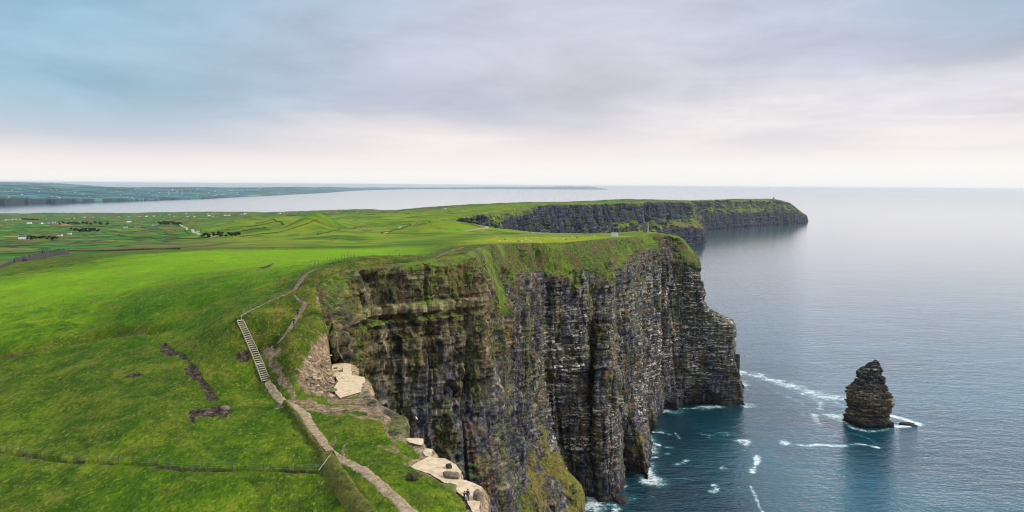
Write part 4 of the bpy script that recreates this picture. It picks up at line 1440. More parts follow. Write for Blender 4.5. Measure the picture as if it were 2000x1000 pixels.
def fence(label, pts_px, spacing, h, group, posts_px=None, wires=3, r=.075, dark=(.10, .085, .07), brace=None):
    wood = FENCE_WOOD
    P = hits(pts_px)
    if posts_px:
        Q = hits(posts_px)
    else:
        Q = densify(P, spacing)
    Q[:, 2] = ground(Q[:, 0], Q[:, 1])
    org = Q[0].copy()
    root = thing('wire_fence', label, 'fence', tuple(org), group=group)
    tops = []
    for q in Q:
        lean = np.array([random.uniform(-.08, .08), random.uniform(-.08, .08), h * random.uniform(.9, 1.08)])
        bm = bmesh.new()
        bm_tube(bm, [(0, 0, -.3), lean * .5, lean], [r, r, r * .85], 6)
        link_bm('post', bm, wood, root, loc=tuple(q - org))
        tops.append((q - org, lean))
    bm = bmesh.new()
    for k in range(wires):
        f = (k + 1) / wires * .93
        pts = []
        for (a, la), (b, lb) in zip(tops[:-1], tops[1:]):
            p0, p1 = a + la * f, b + lb * f
            for u in (0, .5):
                q = p0 + (p1 - p0) * u
                pts.append((q[0], q[1], q[2] - .06 * u))
        pts.append(tuple(tops[-1][0] + tops[-1][1] * f))
        bm_tube(bm, pts, .008, 4)
    link_bm('wire', bm, WIRE, root)
    if brace:
        a, b = hit(*brace[0]) - org, hit(*brace[1]) - org
        bm = bmesh.new()
        bm_tube(bm, [a + [0, 0, .25], b + [0, 0, 1.5]], .07, 6)
        link_bm('brace', bm, PALE_POLE, root)
    return root


FENCE_WOOD = simple_mat('grey_fence_wood', (.12, .10, .08), .9, .3, 4)
PALE_POLE = simple_mat('bleached_pole', (.42, .38, .31), .9, .2, 3)
WIRE = simple_mat('dull_wire', (.25, .25, .25), .6, .1, 8)


def build_fences():
    fence('sagging wire fence on old posts crossing the near field towards the path', [(14, 881), (640, 918)], 4, 1.3, None,
          [(-30, 874), (14, 881), (40, 886), (80, 891), (108, 894), (147, 899), (191, 903), (233, 905), (262, 906), (300, 908), (332, 914), (395, 917), (455, 919), (516, 919), (562, 920), (615, 921), (641, 920)],
          brace=((622, 922), (646, 905)))
    fence('post and wire fence along the path from the stair top to the rim', [(474, 612), (498, 599), (522, 588), (545, 577), (562, 569), (576, 558), (584, 546), (594, 533), (606, 524), (622, 518)], 2.6, 1.25, None)
    fence('low fence along the rim where the path bends beyond the wall', [(775, 512), (800, 509), (832, 507), (850, 500), (866, 492), (884, 485)], 4.5, 1.25, None)
    fence('thin straight fence line across the bright pasture', [(640, 507), (700, 504), (760, 501), (820, 498), (866, 495)], 6, 1.2, None)
    fence('fence round the yellow pasture below the visitor road', [(930, 462), (970, 463), (1030, 461), (1100, 460), (1160, 460), (1196, 462)], 9, 1.4, None)


def sweep_bank(label, pts_px, prof_l, prof_t, name, cat):
    P = densify(smooth_line(hits(pts_px), 2), .35)
    P[:, 2] = ground(P[:, 0], P[:, 1])
    org = P[0].copy()
    t = np.gradient(P[:, :2], axis=0)
    t /= np.linalg.norm(t, axis=1)[:, None] + 1e-9
    n = np.stack([t[:, 1], -t[:, 0]], -1)            # right of travel
    root = thing(name, label, cat, tuple(org))
    for nm, prof, mat, amp, seed in (('stone_face', prof_l, BANK_STONE, .14, 401), ('turf_top', prof_t, BANK_TURF, .2, 402)):
        pr = np.array(prof)
        u = np.linspace(0, 1, 14)
        k = np.linspace(0, 1, len(pr))
        po, pz = np.interp(u, k, pr[:, 0]), np.interp(u, k, pr[:, 1])
        G = np.zeros((14, len(P), 3))
        for i in range(14):
            jit = amp * fbm(P[:, 0] / .7 + i * .45, P[:, 1] / .7, None, 3, seed)
            hh = 1 + .25 * vnoise(P[:, 0] / 5, P[:, 1] / 5, None, seed + 7)
            q = P[:, :2] + n * (po[i] + jit * (.6 if nm == 'turf_top' else 1))[:, None]
            G[i, :, :2] = q
            G[i, :, 2] = ground(q[:, 0], q[:, 1]) * .5 + P[:, 2] * .5 + pz[i] * hh + jit * (.9 if nm == 'turf_top' else .3)
        o = grid_mesh(nm, G - org, None, mat)
        o.parent = root
    return root


def bank_mats():
    t = NT('bank_stone')
    p = t.pos()
    v = t.n('TexVoronoi', {'Vector': t.vec(p, (2.2, 2.2, 1.6)), 'Scale': 1.0})
    e = t.n('TexVoronoi', {'Vector': t.vec(p, (2.2, 2.2, 1.6)), 'Scale': 1.0}, feature='DISTANCE_TO_EDGE').outputs['Distance']
    g = t.n('SeparateColor', {'Color': v.outputs['Color']}).outputs[0]
    c = t.ramp(g, [(0, (.05, .042, .032)), (.5, (.13, .11, .085)), (.85, (.24, .2, .16)), (1, (.42, .37, .31))])
    c = t.mix(t.step(e, .08, .0), c, (.02, .018, .012))
    c = t.mix(t.step(t.noise(p, .8, 4, .65), .45, .6), c, (.07, .09, .015))
    a = t.bsdf(c, .9, e, .8, .15)
    t = NT('bank_turf')
    p = t.pos()
    n = t.noise(p, .7, 5, .68)
    c = t.ramp(n, [(.28, (.03, .04, .008)), (.45, (.09, .105, .014)), (.58, (.15, .13, .03)), (.75, (.13, .19, .012))])
    c = t.mix(t.step(t.noise(p, 2.6, 4, .7), .5, .3), c, (.03, .026, .012))
    b = t.bsdf(c, .95, t.noise(p, 3, 4, .7), .8, .25)
    return a, b


BANK_STONE, BANK_TURF = bank_mats()


def build_banks():
    sweep_bank('stone faced bank topped with rough turf between the near field and the path', [(642, 893), (655, 915), (668, 938), (684, 962), (702, 985), (722, 1010), (760, 1060)],
               [(-1.1, -.5), (-1.0, .2), (-.85, .8), (-.7, 1.15)], [(-.75, 1.1), (-.2, 1.4), (.6, 1.2), (1.3, .7), (1.9, -.3)], 'stone_bank', 'bank')
    sweep_bank('overgrown low stone wall between field and path below the stair foot', [(556, 791), (575, 812), (592, 838), (608, 860), (624, 880), (636, 896)],
               [(-.6, -.5), (-.5, .2), (-.4, .6), (-.3, .85)], [(-.35, .8), (0, .95), (.3, .75), (.7, -.3)], 'field_wall', 'wall')


# ------------------------------------------------------------------ loose rocks
def rock_mat(name, a, b, moss=0.0):
    t = NT(name)
    p = t.n('TexCoord').outputs['Object']
    n = t.noise(p, 1.6, 6, .7)
    c = t.ramp(n, [(.3, tuple(v * .5 for v in a)), (.5, a), (.72, b)])
    if moss:
        nz = t.n('SeparateXYZ', {'Vector': t.n('NewGeometry').outputs['Normal']}).outputs[2]
        c = t.mix(t.math('MULTIPLY', t.step(nz, .3, .8), moss), c, (.08, .13, .01))
    return t.bsdf(c, .9, n, .6, .1)


def build_rocks():
    pale = rock_mat('pale_boulder', (.38, .30, .21), (.56, .47, .36))
    brown = rock_mat('brown_boulder', (.17, .13, .095), (.33, .27, .20))
    mossy = rock_mat('mossy_boulder', (.18, .14, .10), (.36, .29, .22), .8)
    dark = rock_mat('dark_earth_clod', (.05, .045, .02), (.12, .11, .03))
    spec = [  # px, py (foot), rx, ry, rz, mat, label
        (883, 931, 1.35, .8, .6, brown, 'flat brown boulder lying alone on the pale rock ledge'),
        (876, 959, 1.5, 1.0, .8, mossy, 'moss capped boulder at the grassy edge of the ledge, beside a crouching person'),
        (934, 974, .75, .8, 1.1, brown, 'upright tan block on the outer lip of the ledge near the two standing people'),
        (877, 913, .5, .45, .5, dark, 'small dark stone standing on the pale ledge behind the flat boulder'),
        (719, 784, 1.5, 1.1, 1.0, pale, 'pale rounded boulder on the cliff edge past the stepped ledge'),
        (730, 786, 1.7, 1.0, .55, pale, 'low pale slab of rock beside the rounded boulder on the cliff edge'),
        (779, 853, 1.3, .9, 1.0, pale, 'pale round boulder alone on the grassy cliff edge halfway along'),
        (713, 779, 1.2, .9, .7, brown, 'brown broken rock leaning beside the pale rounded boulder'),
        (806, 936, 1.0, .9, .9, dark, 'dark round clump of earth and heather on the grass above the ledge'),
        (648, 765, 1.3, .8, .5, mossy, 'dark mossy stone at the inner corner of the stepped ledge'),
        (646, 790 - 15, .7, .6, .4, pale, 'small pale stone by the inner corner of the stepped ledge'),
        (440, 800, 1.0, .8, .6, brown, 'lump of bare broken rock in the dark scar on the near field'),
    ]
    for i, (px, py, rx, ry, rz, mat, lab) in enumerate(spec):
        q = hit(px, py)
        if 860 < px < 945 and py > 905:
            q = at_height(px, py, 190.15)
        bm = bmesh.new()
        bm_rock(bm, 0, 0, rz * .45, rx, ry, rz, i + 3, 3, .3)
        o = link_bm('boulder', bm, mat, None, True, tuple(q))
        o.rotation_euler = (0, 0, random.uniform(-.4, .4))
        tag(o, lab, 'rock')
    # scree stones under the wall corner
    lab = 'broken stone among the scree heaped under the corner of the cliff wall'
    rnd = random.Random(5)
    protos = []
    for k in range(5):
        bm = bmesh.new()
        bm_rock(bm, 0, 0, .2, 1, .75, .6, 40 + k, 2, .35)
        me = bpy.data.meshes.new('scree_stone')
        bm.to_mesh(me)
        bm.free()
        me.materials.append((pale, brown, mossy, brown, pale)[k])
        protos.append(me)
    for k in range(150):
        u = rnd.random()
        px = 600 + 62 * rnd.random() + 8 * rnd.random()
        py = 690 + 78 * rnd.random() - (px - 640) * .15
        q = hit(px, py)
        if q[2] > 201 or q[1] > 185:
            continue
        o = bpy.data.objects.new('scree_stone', protos[k % 5])
        C.objects.link(o)
        o.location = q - np.array([0, 0, .05])
        sc = .22 + .6 * rnd.random() ** 2.2
        o.scale = (sc, sc * rnd.uniform(.7, 1.1), sc * rnd.uniform(.6, 1))
        o.rotation_euler = (0, 0, rnd.random() * 6.3)
        tag(o, lab, 'rock', 'scree stones under the wall corner')
    bm = bmesh.new()
    bm_rock(bm, 0, 0, 0, 2.6, 2.4, 17, 91, 4, .3)
    q = at_depth(1440, 716, 717)
    tag(link_bm('pinnacle', bm, rock_mat('pinnacle_rock', (.05, .048, .05), (.13, .115, .095)), None, False, tuple(q)), 'thin dark rock pinnacle on the outer edge of the big cliff headland', 'rock')
    # rocks awash
    wet = rock_mat('wet_rock', (.03, .026, .026), (.09, .07, .06))
    for px, py, rx, ry, rz, lab in ((1771, 829, 7, 4, 3, 'low black rock awash in foam to the right of the sea stack'),
                                    (1785, 832, 4, 3, 1.8, 'small outer black rock awash in foam right of the sea stack'),
                                    (1213, 978, 5, 6, 3.2, 'brown rock awash at the foot of the cliff, lower middle')):
        q = at_height(px, py, 0)
        bm = bmesh.new()
        bm_rock(bm, 0, 0, 0, rx, ry, rz, int(px), 4, .35)
        o = link_bm('skerry', bm, wet, None, True, (q[0], q[1], -.3))
        tag(o, lab, 'rock')


# ------------------------------------------------------------------ the sea stack
def build_stack():
    out = [(1744, 1645, 838), (1743, 1648, 826), (1740, 1650, 812), (1741, 1655, 788), (1741, 1654, 768), (1733, 1659, 758), (1729, 1671, 748),
           (1725, 1674, 736), (1722, 1676, 726), (1722, 1689, 717), (1719, 1702, 708), (1716, 1708, 704)]
    base = at_height(1697, 834, 0)
    d = base[1] + 12
    zs, xr, xl = [], [], []
    for r, l, py in out:
        a, b = at_depth(r, py, d), at_depth(l, py, d)
        zs.append((a[2] + b[2]) / 2); xr.append(a[0]); xl.append(b[0])
    zs, xr, xl = map(np.array, (zs, xr, xl))
    zs[0] = -6
    org = np.array([base[0], d, 0])
    nz, na = 330, 420
    z = np.linspace(zs[0], zs[-1], nz)
    R = np.interp(z, zs, xr) - org[0]; L = np.interp(z, zs, xl) - org[0]
    cx = (R + L) / 2; hw = (R - L) / 2 * .94
    ang = np.linspace(0, 2 * math.pi, na)
    ca, sa = np.cos(ang), np.sin(ang)
    # slightly boxy plan
    pw = .75
    ux = np.sign(ca) * np.abs(ca) ** pw; uy = np.sign(sa) * np.abs(sa) ** pw
    hy = hw * .72
    X = cx[:, None] + hw[:, None] * ux[None]
    Y = hy[:, None] * uy[None] + (z[:, None] - 10) * .02
    Zg = np.repeat(z[:, None], na, 1)
    S = np.repeat((ang * 18)[None], nz, 0)
    dip = Zg + .05 * X
    wrap = smooth(ang, 0, .5) * (1 - smooth(ang, 5.8, 6.28))
    c1, _ = cell(S, dip, 6, 7, 501)
    c2, _ = cell(S, dip, 60, 2.1, 502)
    c3, _ = cell(S, dip, 2.6, 2.1, 503)
    c4, _ = cell(S, dip, 1.2, 1.0, 504)
    dd = (1.5 * c1 + 1.15 * c2 + 1.0 * c3 + .5 * c4) * wrap[None] * np.minimum(1, hw / 12)[:, None] - 1.6 * np.minimum(1, hw / 12)[:, None]
    dd = dd + 1.1 * fbm(X / 7, Y / 7, Zg / 5, 3, 505)
    crv = smooth(np.abs(fbm(S / 9, Zg / 60, None, 2, 507)), .06, 0)
    dd = dd - 1.8 * crv * wrap[None] * np.minimum(1, hw / 12)[:, None]
    X = X + dd * ux[None]; Y = Y + dd * uy[None]
    Zg = Zg + 1.3 * fbm(X / 3, Y / 3, None, 3, 506) * smooth(z, 48, 62)[:, None]
    P = np.stack([X, Y, Zg], -1)
    P[:, -1] = P[:, 0]
    top = np.repeat(P[-1].mean(0)[None, None], na, 1) + np.array([0, 0, .8])
    P = np.vstack([P, top])
    t = NT('sea_stack_rock')
    p = t.n('TexCoord').outputs['Object']
    lay = t.noise(t.vec(p, (.03, .03, .7), (0, .05, 0)), 1.0, 5, .6, .2)
    blk = t.noise(t.vec(p, (.3, .3, .5)), 1.0, 6, .7)
    fin = t.noise(p, 1.2, 5, .7)
    zc = t.n('SeparateXYZ', {'Vector': p}).outputs[2]
    low = t.math('MULTIPLY', t.step(zc, 42, 30), t.step(zc, 4, 9))
    c = t.ramp(blk, [(.36, (.006, .006, .009)), (.5, (.03, .028, .03)), (.64, (.085, .075, .066))])
    och = t.ramp(lay, [(.40, (.012, .010, .010)), (.5, (.07, .048, .027)), (.57, (.30, .21, .10)), (.62, (.05, .036, .024))])
    c = t.mix(t.math('MULTIPLY', low, t.step(blk, .35, .55)), c, och)
    c = t.mix(t.math('MULTIPLY', t.step(fin, .45, .3), .6), c, (.012, .012, .014))
    gu = t.math('MULTIPLY', t.step(t.noise(t.vec(p, (.12, .12, .8)), 1.0, 4, .6), .57, .64), t.step(zc, 12, 30))
    c = t.mix(t.math('MULTIPLY', gu, .7), c, (.38, .34, .27))
    c = t.mix(t.step(zc, 6, 2), c, (.012, .011, .012))
    mat = t.bsdf(c, .88, t.math('ADD', blk, t.math('MULTIPLY', lay, .8)), .8, 1.0)
    o = grid_mesh('sea_stack', P, None, mat)
    o.location = org
    tag(o, 'tall dark layered sea stack rising alone from the water off the headland', 'sea stack')


# ------------------------------------------------------------------ buildings
WHITE = simple_mat('white_render', (.78, .77, .74), .8, .06, .4, .05)
CREAM = simple_mat('cream_render', (.66, .60, .48), .8, .08, .4, .05)
SLATE = simple_mat('slate_roof', (.07, .075, .085), .7, .3, .6)
DARKGLASS = simple_mat('window_glass', (.03, .035, .04), .2, .1, 1)
STONE = simple_mat('grey_masonry', (.22, .20, .17), .9, .4, .9, .6, .2)


def gable(bm, w, l, h, rise, over=.3):
    """roof prism"""
    z0 = h
    a = [(-l / 2 - over, -w / 2 - over, z0 - .1), (l / 2 + over, -w / 2 - over, z0 - .1), (l / 2 + over, w / 2 + over, z0 - .1), (-l / 2 - over, w / 2 + over, z0 - .1),
         (-l / 2 - over, 0, z0 + rise), (l / 2 + over, 0, z0 + rise)]
    v = [bm.verts.new(p) for p in a]
    for f in ((0, 1, 5, 4), (2, 3, 4, 5), (0, 4, 3), (1, 2, 5), (3, 2, 1, 0)):
        bm.faces.new([v[i] for i in f])


def walls_bm(w, l, h, rise):
    bm = bmesh.new()
    a = [(-l / 2, -w / 2), (l / 2, -w / 2), (l / 2, w / 2), (-l / 2, w / 2)]
    lo = [bm.verts.new((x, y, -1.5)) for x, y in a]
    hi = [bm.verts.new((x, y, h - .12)) for x, y in a]
    for i in range(4):
        bm.faces.new((lo[i], lo[(i + 1) % 4], hi[(i + 1) % 4], hi[i]))
    bm.faces.new(hi)
    bm.faces.new(lo[::-1])
    return bm


def make_house(label, loc, rot, w=7, l=13, h=4.6, rise=2.6, wall=None, group=None, annex=False):
    r = thing('house', label, 'house', tuple(loc), rot, group)
    link_bm('wall', walls_bm(w, l, h, rise), wall or WHITE, r)
    bm = bmesh.new()
    gable(bm, w, l, h, rise)
    roof = link_bm('roof', bm, SLATE, r)
    for sx in (-1, 1):
        bm = bmesh.new()
        bm_box(bm, sx * (l / 2 - .7) - .4, sx * (l / 2 - .7) + .4, -.35, .35, h + rise - .5, h + rise + .9)
        link_bm('chimney', bm, wall or WHITE, roof)
    for sy in (-1, 1):
        for k in (-1, 0, 1):
            bm = bmesh.new()
            bm_box(bm, k * l * .3 - .55, k * l * .3 + .55, sy * (w / 2 + .02) - .03, sy * (w / 2 + .02) + .03, .1 if k == 0 else 1.2, 2.3 if k == 0 else 2.5)
            link_bm('door' if k == 0 else 'window', bm, DARKGLASS, r)
    if annex:
        bm = bmesh.new()
        bm_box(bm, l / 2 + .01, l / 2 + 5, -w * .4, w * .4, -1.5, h * .7)
        link_bm('annex', bm, wall or WHITE, r)
    return r


def build_houses():
    rnd = random.Random(11)
    # nearer farms, each one told apart
    make_house('white gabled house standing alone by a brown field, nearest on the left', hit(44, 467), .5, 8, 15, 5, 3.2, annex=True)
    make_house('low white farmhouse beside the dark trees near the road end', hit(302, 440), .2, 8, 26, 4, 2.4, annex=True)
    make_house('small cream cottage beside the pale road between the fields', hit(386, 454), .8, 6, 9, 3.6, 2.2, CREAM)
    make_house('white farm building tucked behind the trees left of centre', hit(168, 450), .3, 7, 14)
    make_house('white house at the left end of the row below the tree clump', hit(117, 461), .1, 7, 12)
    make_house('white cottage at the right end of the row below the tree clump', hit(136, 457.5), .4, 6, 10)
    make_house('grey blue farm shed in the open fields near the yellow strip', hit(268, 444), .2, 12, 24, 5, 2.2, simple_mat('blue_grey_sheet', (.36, .38, .45), .6, .1, .3))
    make_house('pale barn beside the grey shed in the open fields', hit(245, 444.5), .2, 9, 16, 5, 2.2)
    for o in list(C.objects):
        if o.name.split('.')[0] == 'house' and o.parent is None:
            o.scale = (.62,) * 3
    grp = 'houses scattered along the near shore of the bay'
    lab = 'white house among the scattered hamlet on the near shore of the bay'
    proto = make_house(lab, hit(22, 430), .2, 8, 16, 5, 2.8, None, grp)
    for px, py in ((8, 430.5), (14, 430), (40, 428.5), (48, 428), (57, 428.5), (82, 436.5), (80, 437), (95, 436), (57, 437), (105, 436), (118, 435.5), (128, 427), (134, 427), (145, 426.5), (162, 425), (165, 424.5), (250, 424),
                   (272, 423), (286, 423), (300, 422.5), (312, 422.5), (340, 423.5), (366, 423), (380, 424), (408, 422), (415, 423), (440, 421), (447, 421), (405, 418.5), (363, 418), (470, 419), (478, 418.5),
                   (30, 429), (90, 428), (182, 424.5), (232, 424), (330, 420), (545, 418), (868, 408.5), (246, 434), (252, 434)):
        copy_thing(proto, tuple(hit(px, py)), rnd.uniform(-.6, .9), rnd.uniform(.55, 1.15))
    # the cabin and the tower on the headland
    q = hit(1200, 461.5)
    r = thing('cabin', 'white flat roofed cabin on the headland at the end of the yellow pasture', 'cabin', tuple(q), .05)
    bm = bmesh.new(); bm_box(bm, -3.2, 3.2, -2, 2, -1, 3.2); link_bm('wall', bm, WHITE, r)
    bm = bmesh.new(); bm_box(bm, -3.4, 3.4, -2.2, 2.2, 3.203, 3.45); link_bm('roof', bm, CREAM, r)
    bm = bmesh.new(); bm_box(bm, -.5, .5, -2.05, -1.95, 0, 2.1); link_bm('door', bm, CREAM, r)
    q = hit(1262, 454)
    r = thing('stone_tower', 'round grey stone lookout tower on the headland, against the dark far cliff', 'tower', tuple(q))
    bm = bmesh.new(); bm_tube(bm, [(0, 0, -1), (0, 0, 5), (0, 0, 10.2)], [3.1, 2.9, 2.75], 28); link_bm('tower_body', bm, STONE, r)
    bm = bmesh.new(); bm_tube(bm, [(0, 0, 10.21), (0, 0, 10.7), (0, 0, 11.3)], [2.9, 3.15, 3.15], 28)
    for k in range(10):
        a = k * 2 * math.pi / 10
        bm_box(bm, -.45, .45, -.25, .25, 11.303, 12.1, Matrix.Translation((2.85 * math.cos(a), 2.85 * math.sin(a), 0)) @ Matrix.Rotation(a + math.pi / 2, 4, 'Z'))
    link_bm('parapet', bm, STONE, r)
    bm = bmesh.new(); bm_tube(bm, [(-3.0, 0, -1), (-3.0, 0, 13.2), (-3.0, 0, 13.9)], [1.1, 1.0, 1.15], 16); link_bm('stair_turret', bm, STONE, r)
    for a, zc in ((-1.57, 3.2), (-1.2, 6.8), (-1.9, 6.8)):
        bm = bmesh.new()
        bm_box(bm, -.35, .35, -.1, .1, zc - .8, zc + .8, Matrix.Translation((2.9 * math.cos(a), 2.9 * math.sin(a), 0)) @ Matrix.Rotation(a + math.pi / 2, 4, 'Z'))
        link_bm('window', bm, DARKGLASS, r)
    # ruined signal tower and crag on the last headland
    q = hit(1511, 391)
    r = thing('ruined_tower', 'small ruined square tower on the skyline of the last headland', 'tower', tuple(q))
    bm = bmesh.new(); bm_box(bm, -4, 4, -4, 4, -3, 15); bm_box(bm, -4, -1.5, -4, 4, 15.003, 18); link_bm('tower_body', bm, STONE, r)
    bm = bmesh.new(); bm_box(bm, -5, 5, -5, 5, -3, 1.2); link_bm('plinth', bm, STONE, r)
    q = hit(1537, 395)
    bm = bmesh.new(); bm_rock(bm, 0, 0, 5, 11, 9, 18, 77, 3, .3)
    tag(link_bm('rock_crag', bm, rock_mat('crag_rock', (.07, .07, .08), (.16, .15, .14)), None, False, tuple(q)), 'dark blocky crag on the sloping end of the last headland', 'rock')
    # ruin in the fields
    q0, q1, q2, q3 = hit(28, 513), hit(82, 504), hit(96, 501.5), hit(115, 499)
    r = thing('ruined_cottage', 'roofless grey stone ruin at the edge of the rough field on the left', 'ruin', tuple(q0))

    def wall_seg(a, b, h0, h1, th_=.5, n=14, nm='wall'):
        bm = bmesh.new()
        d = (b - a)[:2]; L = np.linalg.norm(d); ang = math.atan2(d[1], d[0])
        prev = None
        for i in range(n + 1):
            u = i / n
            hh = (h0 + (h1 - h0) * u) * (1 + .22 * math.sin(i * 2.3 + L))
            c = a + (b - a) * u - q0
            nx, ny = -math.sin(ang) * th_, math.cos(ang) * th_
            ring = [bm.verts.new((c[0] - nx, c[1] - ny, c[2] - 1)), bm.verts.new((c[0] + nx, c[1] + ny, c[2] - 1)),
                    bm.verts.new((c[0] + nx, c[1] + ny, c[2] + hh)), bm.verts.new((c[0] - nx, c[1] - ny, c[2] + hh))]
            if prev:
                for k in range(4):
                    bm.faces.new((prev[k], prev[(k + 1) % 4], ring[(k + 1) % 4], ring[k]))
            else:
                bm.faces.new(ring)
            prev = ring
        bm.faces.new(prev[::-1])
        link_bm(nm, bm, RUIN, r)
    off = np.array([2.0, 7.0, 0])
    RUIN = simple_mat('dark_ruin_stone', (.075, .07, .07), .95, .5, 1.2, .8, .2)
    wall_seg(q0, q1, 2.6, 3.4)
    wall_seg(q0 + off, q1 + off, 2.2, 2.8)
    wall_seg(q1 + [.6, 0, 0], q1 + off, 4.2, 2.6, .5, 6, 'gable_wall')
    wall_seg(q1 + [1, 0, 0], q2, 1.0, 1.5, .5, 6)
    wall_seg(q2, q3, 3.2, 3.6, .6, 8)
    wall_seg(q3, q3 + off, 3.8, 3.0, .5, 6, 'gable_wall')
    wall_seg(hit(-20, 531), q0 - [.8, 0, 0], 1.1, 1.5, .5, 14, 'field_wall')


# ------------------------------------------------------------------ far shore
def build_far_land():
    prof = [(-500, 6300, 90, 10500, 205), (-200, 6600, 75, 11500, 195), (0, 7000, 62, 12500, 178), (100, 7600, 52, 13000, 165), (200, 8400, 36, 14000, 150), (300, 9300, 22, 15000, 145), (400, 10500, 14, 16500, 142),
            (500, 12800, 8, 20000, 138), (580, 15500, 5, 24000, 125), (640, 18500, 4, 30000, 110), (700, 26000, 4, 36000, 70), (800, 36000, 6, 44000, 60), (900, 40000, 8, 48000, 70), (960, 43000, 10, 50000, 120), (1020, 44000, 10, 51000, 100),
            (1100, 45000, 10, 52000, 190), (1150, 45500, 10, 52000, 170), (1185, 46000, 2, 52000, 20)]
    pr = np.array(prof, float)
    px = np.linspace(-500, 1185, 520)
    D0, Zc, D1, Zt = (np.interp(px, pr[:, 0], pr[:, k]) for k in (1, 2, 3, 4))
    rows = []
    v = np.concatenate([[0, .0008, .006], np.linspace(.012, 1, 90), [1.25]])
    for t_ in v:
        d = D0 + (D1 - D0) * t_ + 140 * fbm(px / 18, px * 0 + t_ * 2, None, 3, 601) * (1 if t_ < .02 else .4)
        x = (px - CX) / F_PX * d
        hz = Zc * smooth(np.full_like(px, t_), -.001, .006) + (Zt - Zc) * np.clip(t_, 0, 1) ** .72
        hz = hz + (9 + .12 * Zt) * fbm(x / 900, d / 1500, None, 4, 602) * smooth(np.full_like(px, t_), .02, .3)
        hz = hz if t_ <= 1 else hz * 0 - 40
        hz = hz if t_ > 0 else hz * 0 - 4
        rows.append(np.stack([x, d, hz], -1))
    P = np.array(rows)
    t = NT('haze_tinted_fields')
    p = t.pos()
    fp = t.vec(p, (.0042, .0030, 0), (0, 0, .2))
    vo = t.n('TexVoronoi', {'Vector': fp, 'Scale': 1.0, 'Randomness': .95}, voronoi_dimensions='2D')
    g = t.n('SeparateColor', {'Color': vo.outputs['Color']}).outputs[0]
    c = t.ramp(g, [(0, (.015, .10, .12)), (.3, (.03, .16, .16)), (.5, (.07, .18, .17)), (.7, (.07, .13, .18)), (.85, (.02, .07, .12)), (.95, (.18, .2, .2))], 'CONSTANT')  # blue of the distant air put into the field colours
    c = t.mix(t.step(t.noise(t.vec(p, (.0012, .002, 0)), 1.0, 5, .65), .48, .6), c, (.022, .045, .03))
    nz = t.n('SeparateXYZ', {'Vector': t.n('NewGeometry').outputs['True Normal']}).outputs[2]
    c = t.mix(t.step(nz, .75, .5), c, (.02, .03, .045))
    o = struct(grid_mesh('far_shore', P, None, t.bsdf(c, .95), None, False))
    # faint ridge behind on the left
    px2 = np.linspace(-500, 330, 160)
    rows = []
    for t_ in (0, .25, .5, .75, 1):
        d = 26000 + 3000 * t_ + px2 * 0
        x = (px2 - CX) / F_PX * d
        h = (236 + 14 * fbm(px2 / 60, px2 * 0, None, 3, 611)) * smooth(px2, 320, 40)
        rows.append(np.stack([x, d, h * math.sin(t_ * math.pi) - 5], -1))
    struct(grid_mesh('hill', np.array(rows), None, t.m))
    # houses across the bay: far specks
    rnd = random.Random(21)
    bm = walls_bm(10, 20, 6, 3)
    me = bpy.data.meshes.new('house')
    gable(bm, 10, 20, 6, 3)
    bm.to_mesh(me); bm.free()
    me.materials.append(WHITE); me.materials.append(SLATE)
    for i, po in enumerate(me.polygons):
        po.material_index = 1 if i >= 6 and i < 8 else 0
    grid = P[4:-6]
    for k in range(120):
        ix = int(np.clip(rnd.triangular(160, 345, 290) if k % 3 else rnd.uniform(155, 345), 0, 519))
        iy = int(len(grid) * rnd.random() ** 1.4 * .75)
        q = grid[iy, ix]
        o = bpy.data.objects.new('house', me)
        C.objects.link(o)
        o.location = q
        s = rnd.uniform(.5, 1.2) * (1 + .5 * (q[1] > 12000))
        o.scale = (s, s, s)
        o.rotation_euler = (0, 0, rnd.uniform(-.5, .5))
        tag(o, 'tiny white house among the specks scattered over the far shore of the bay', 'house', 'houses across the bay')


# ------------------------------------------------------------------ hedges and trees of the far fields
def foliage_mat(name, a, b):
    t = NT(name)
    p = t.pos()
    n = t.noise(p, .5, 5, .7)
    c = t.ramp(n, [(.3, a), (.7, b)])
    return t.bsdf(c, .95)


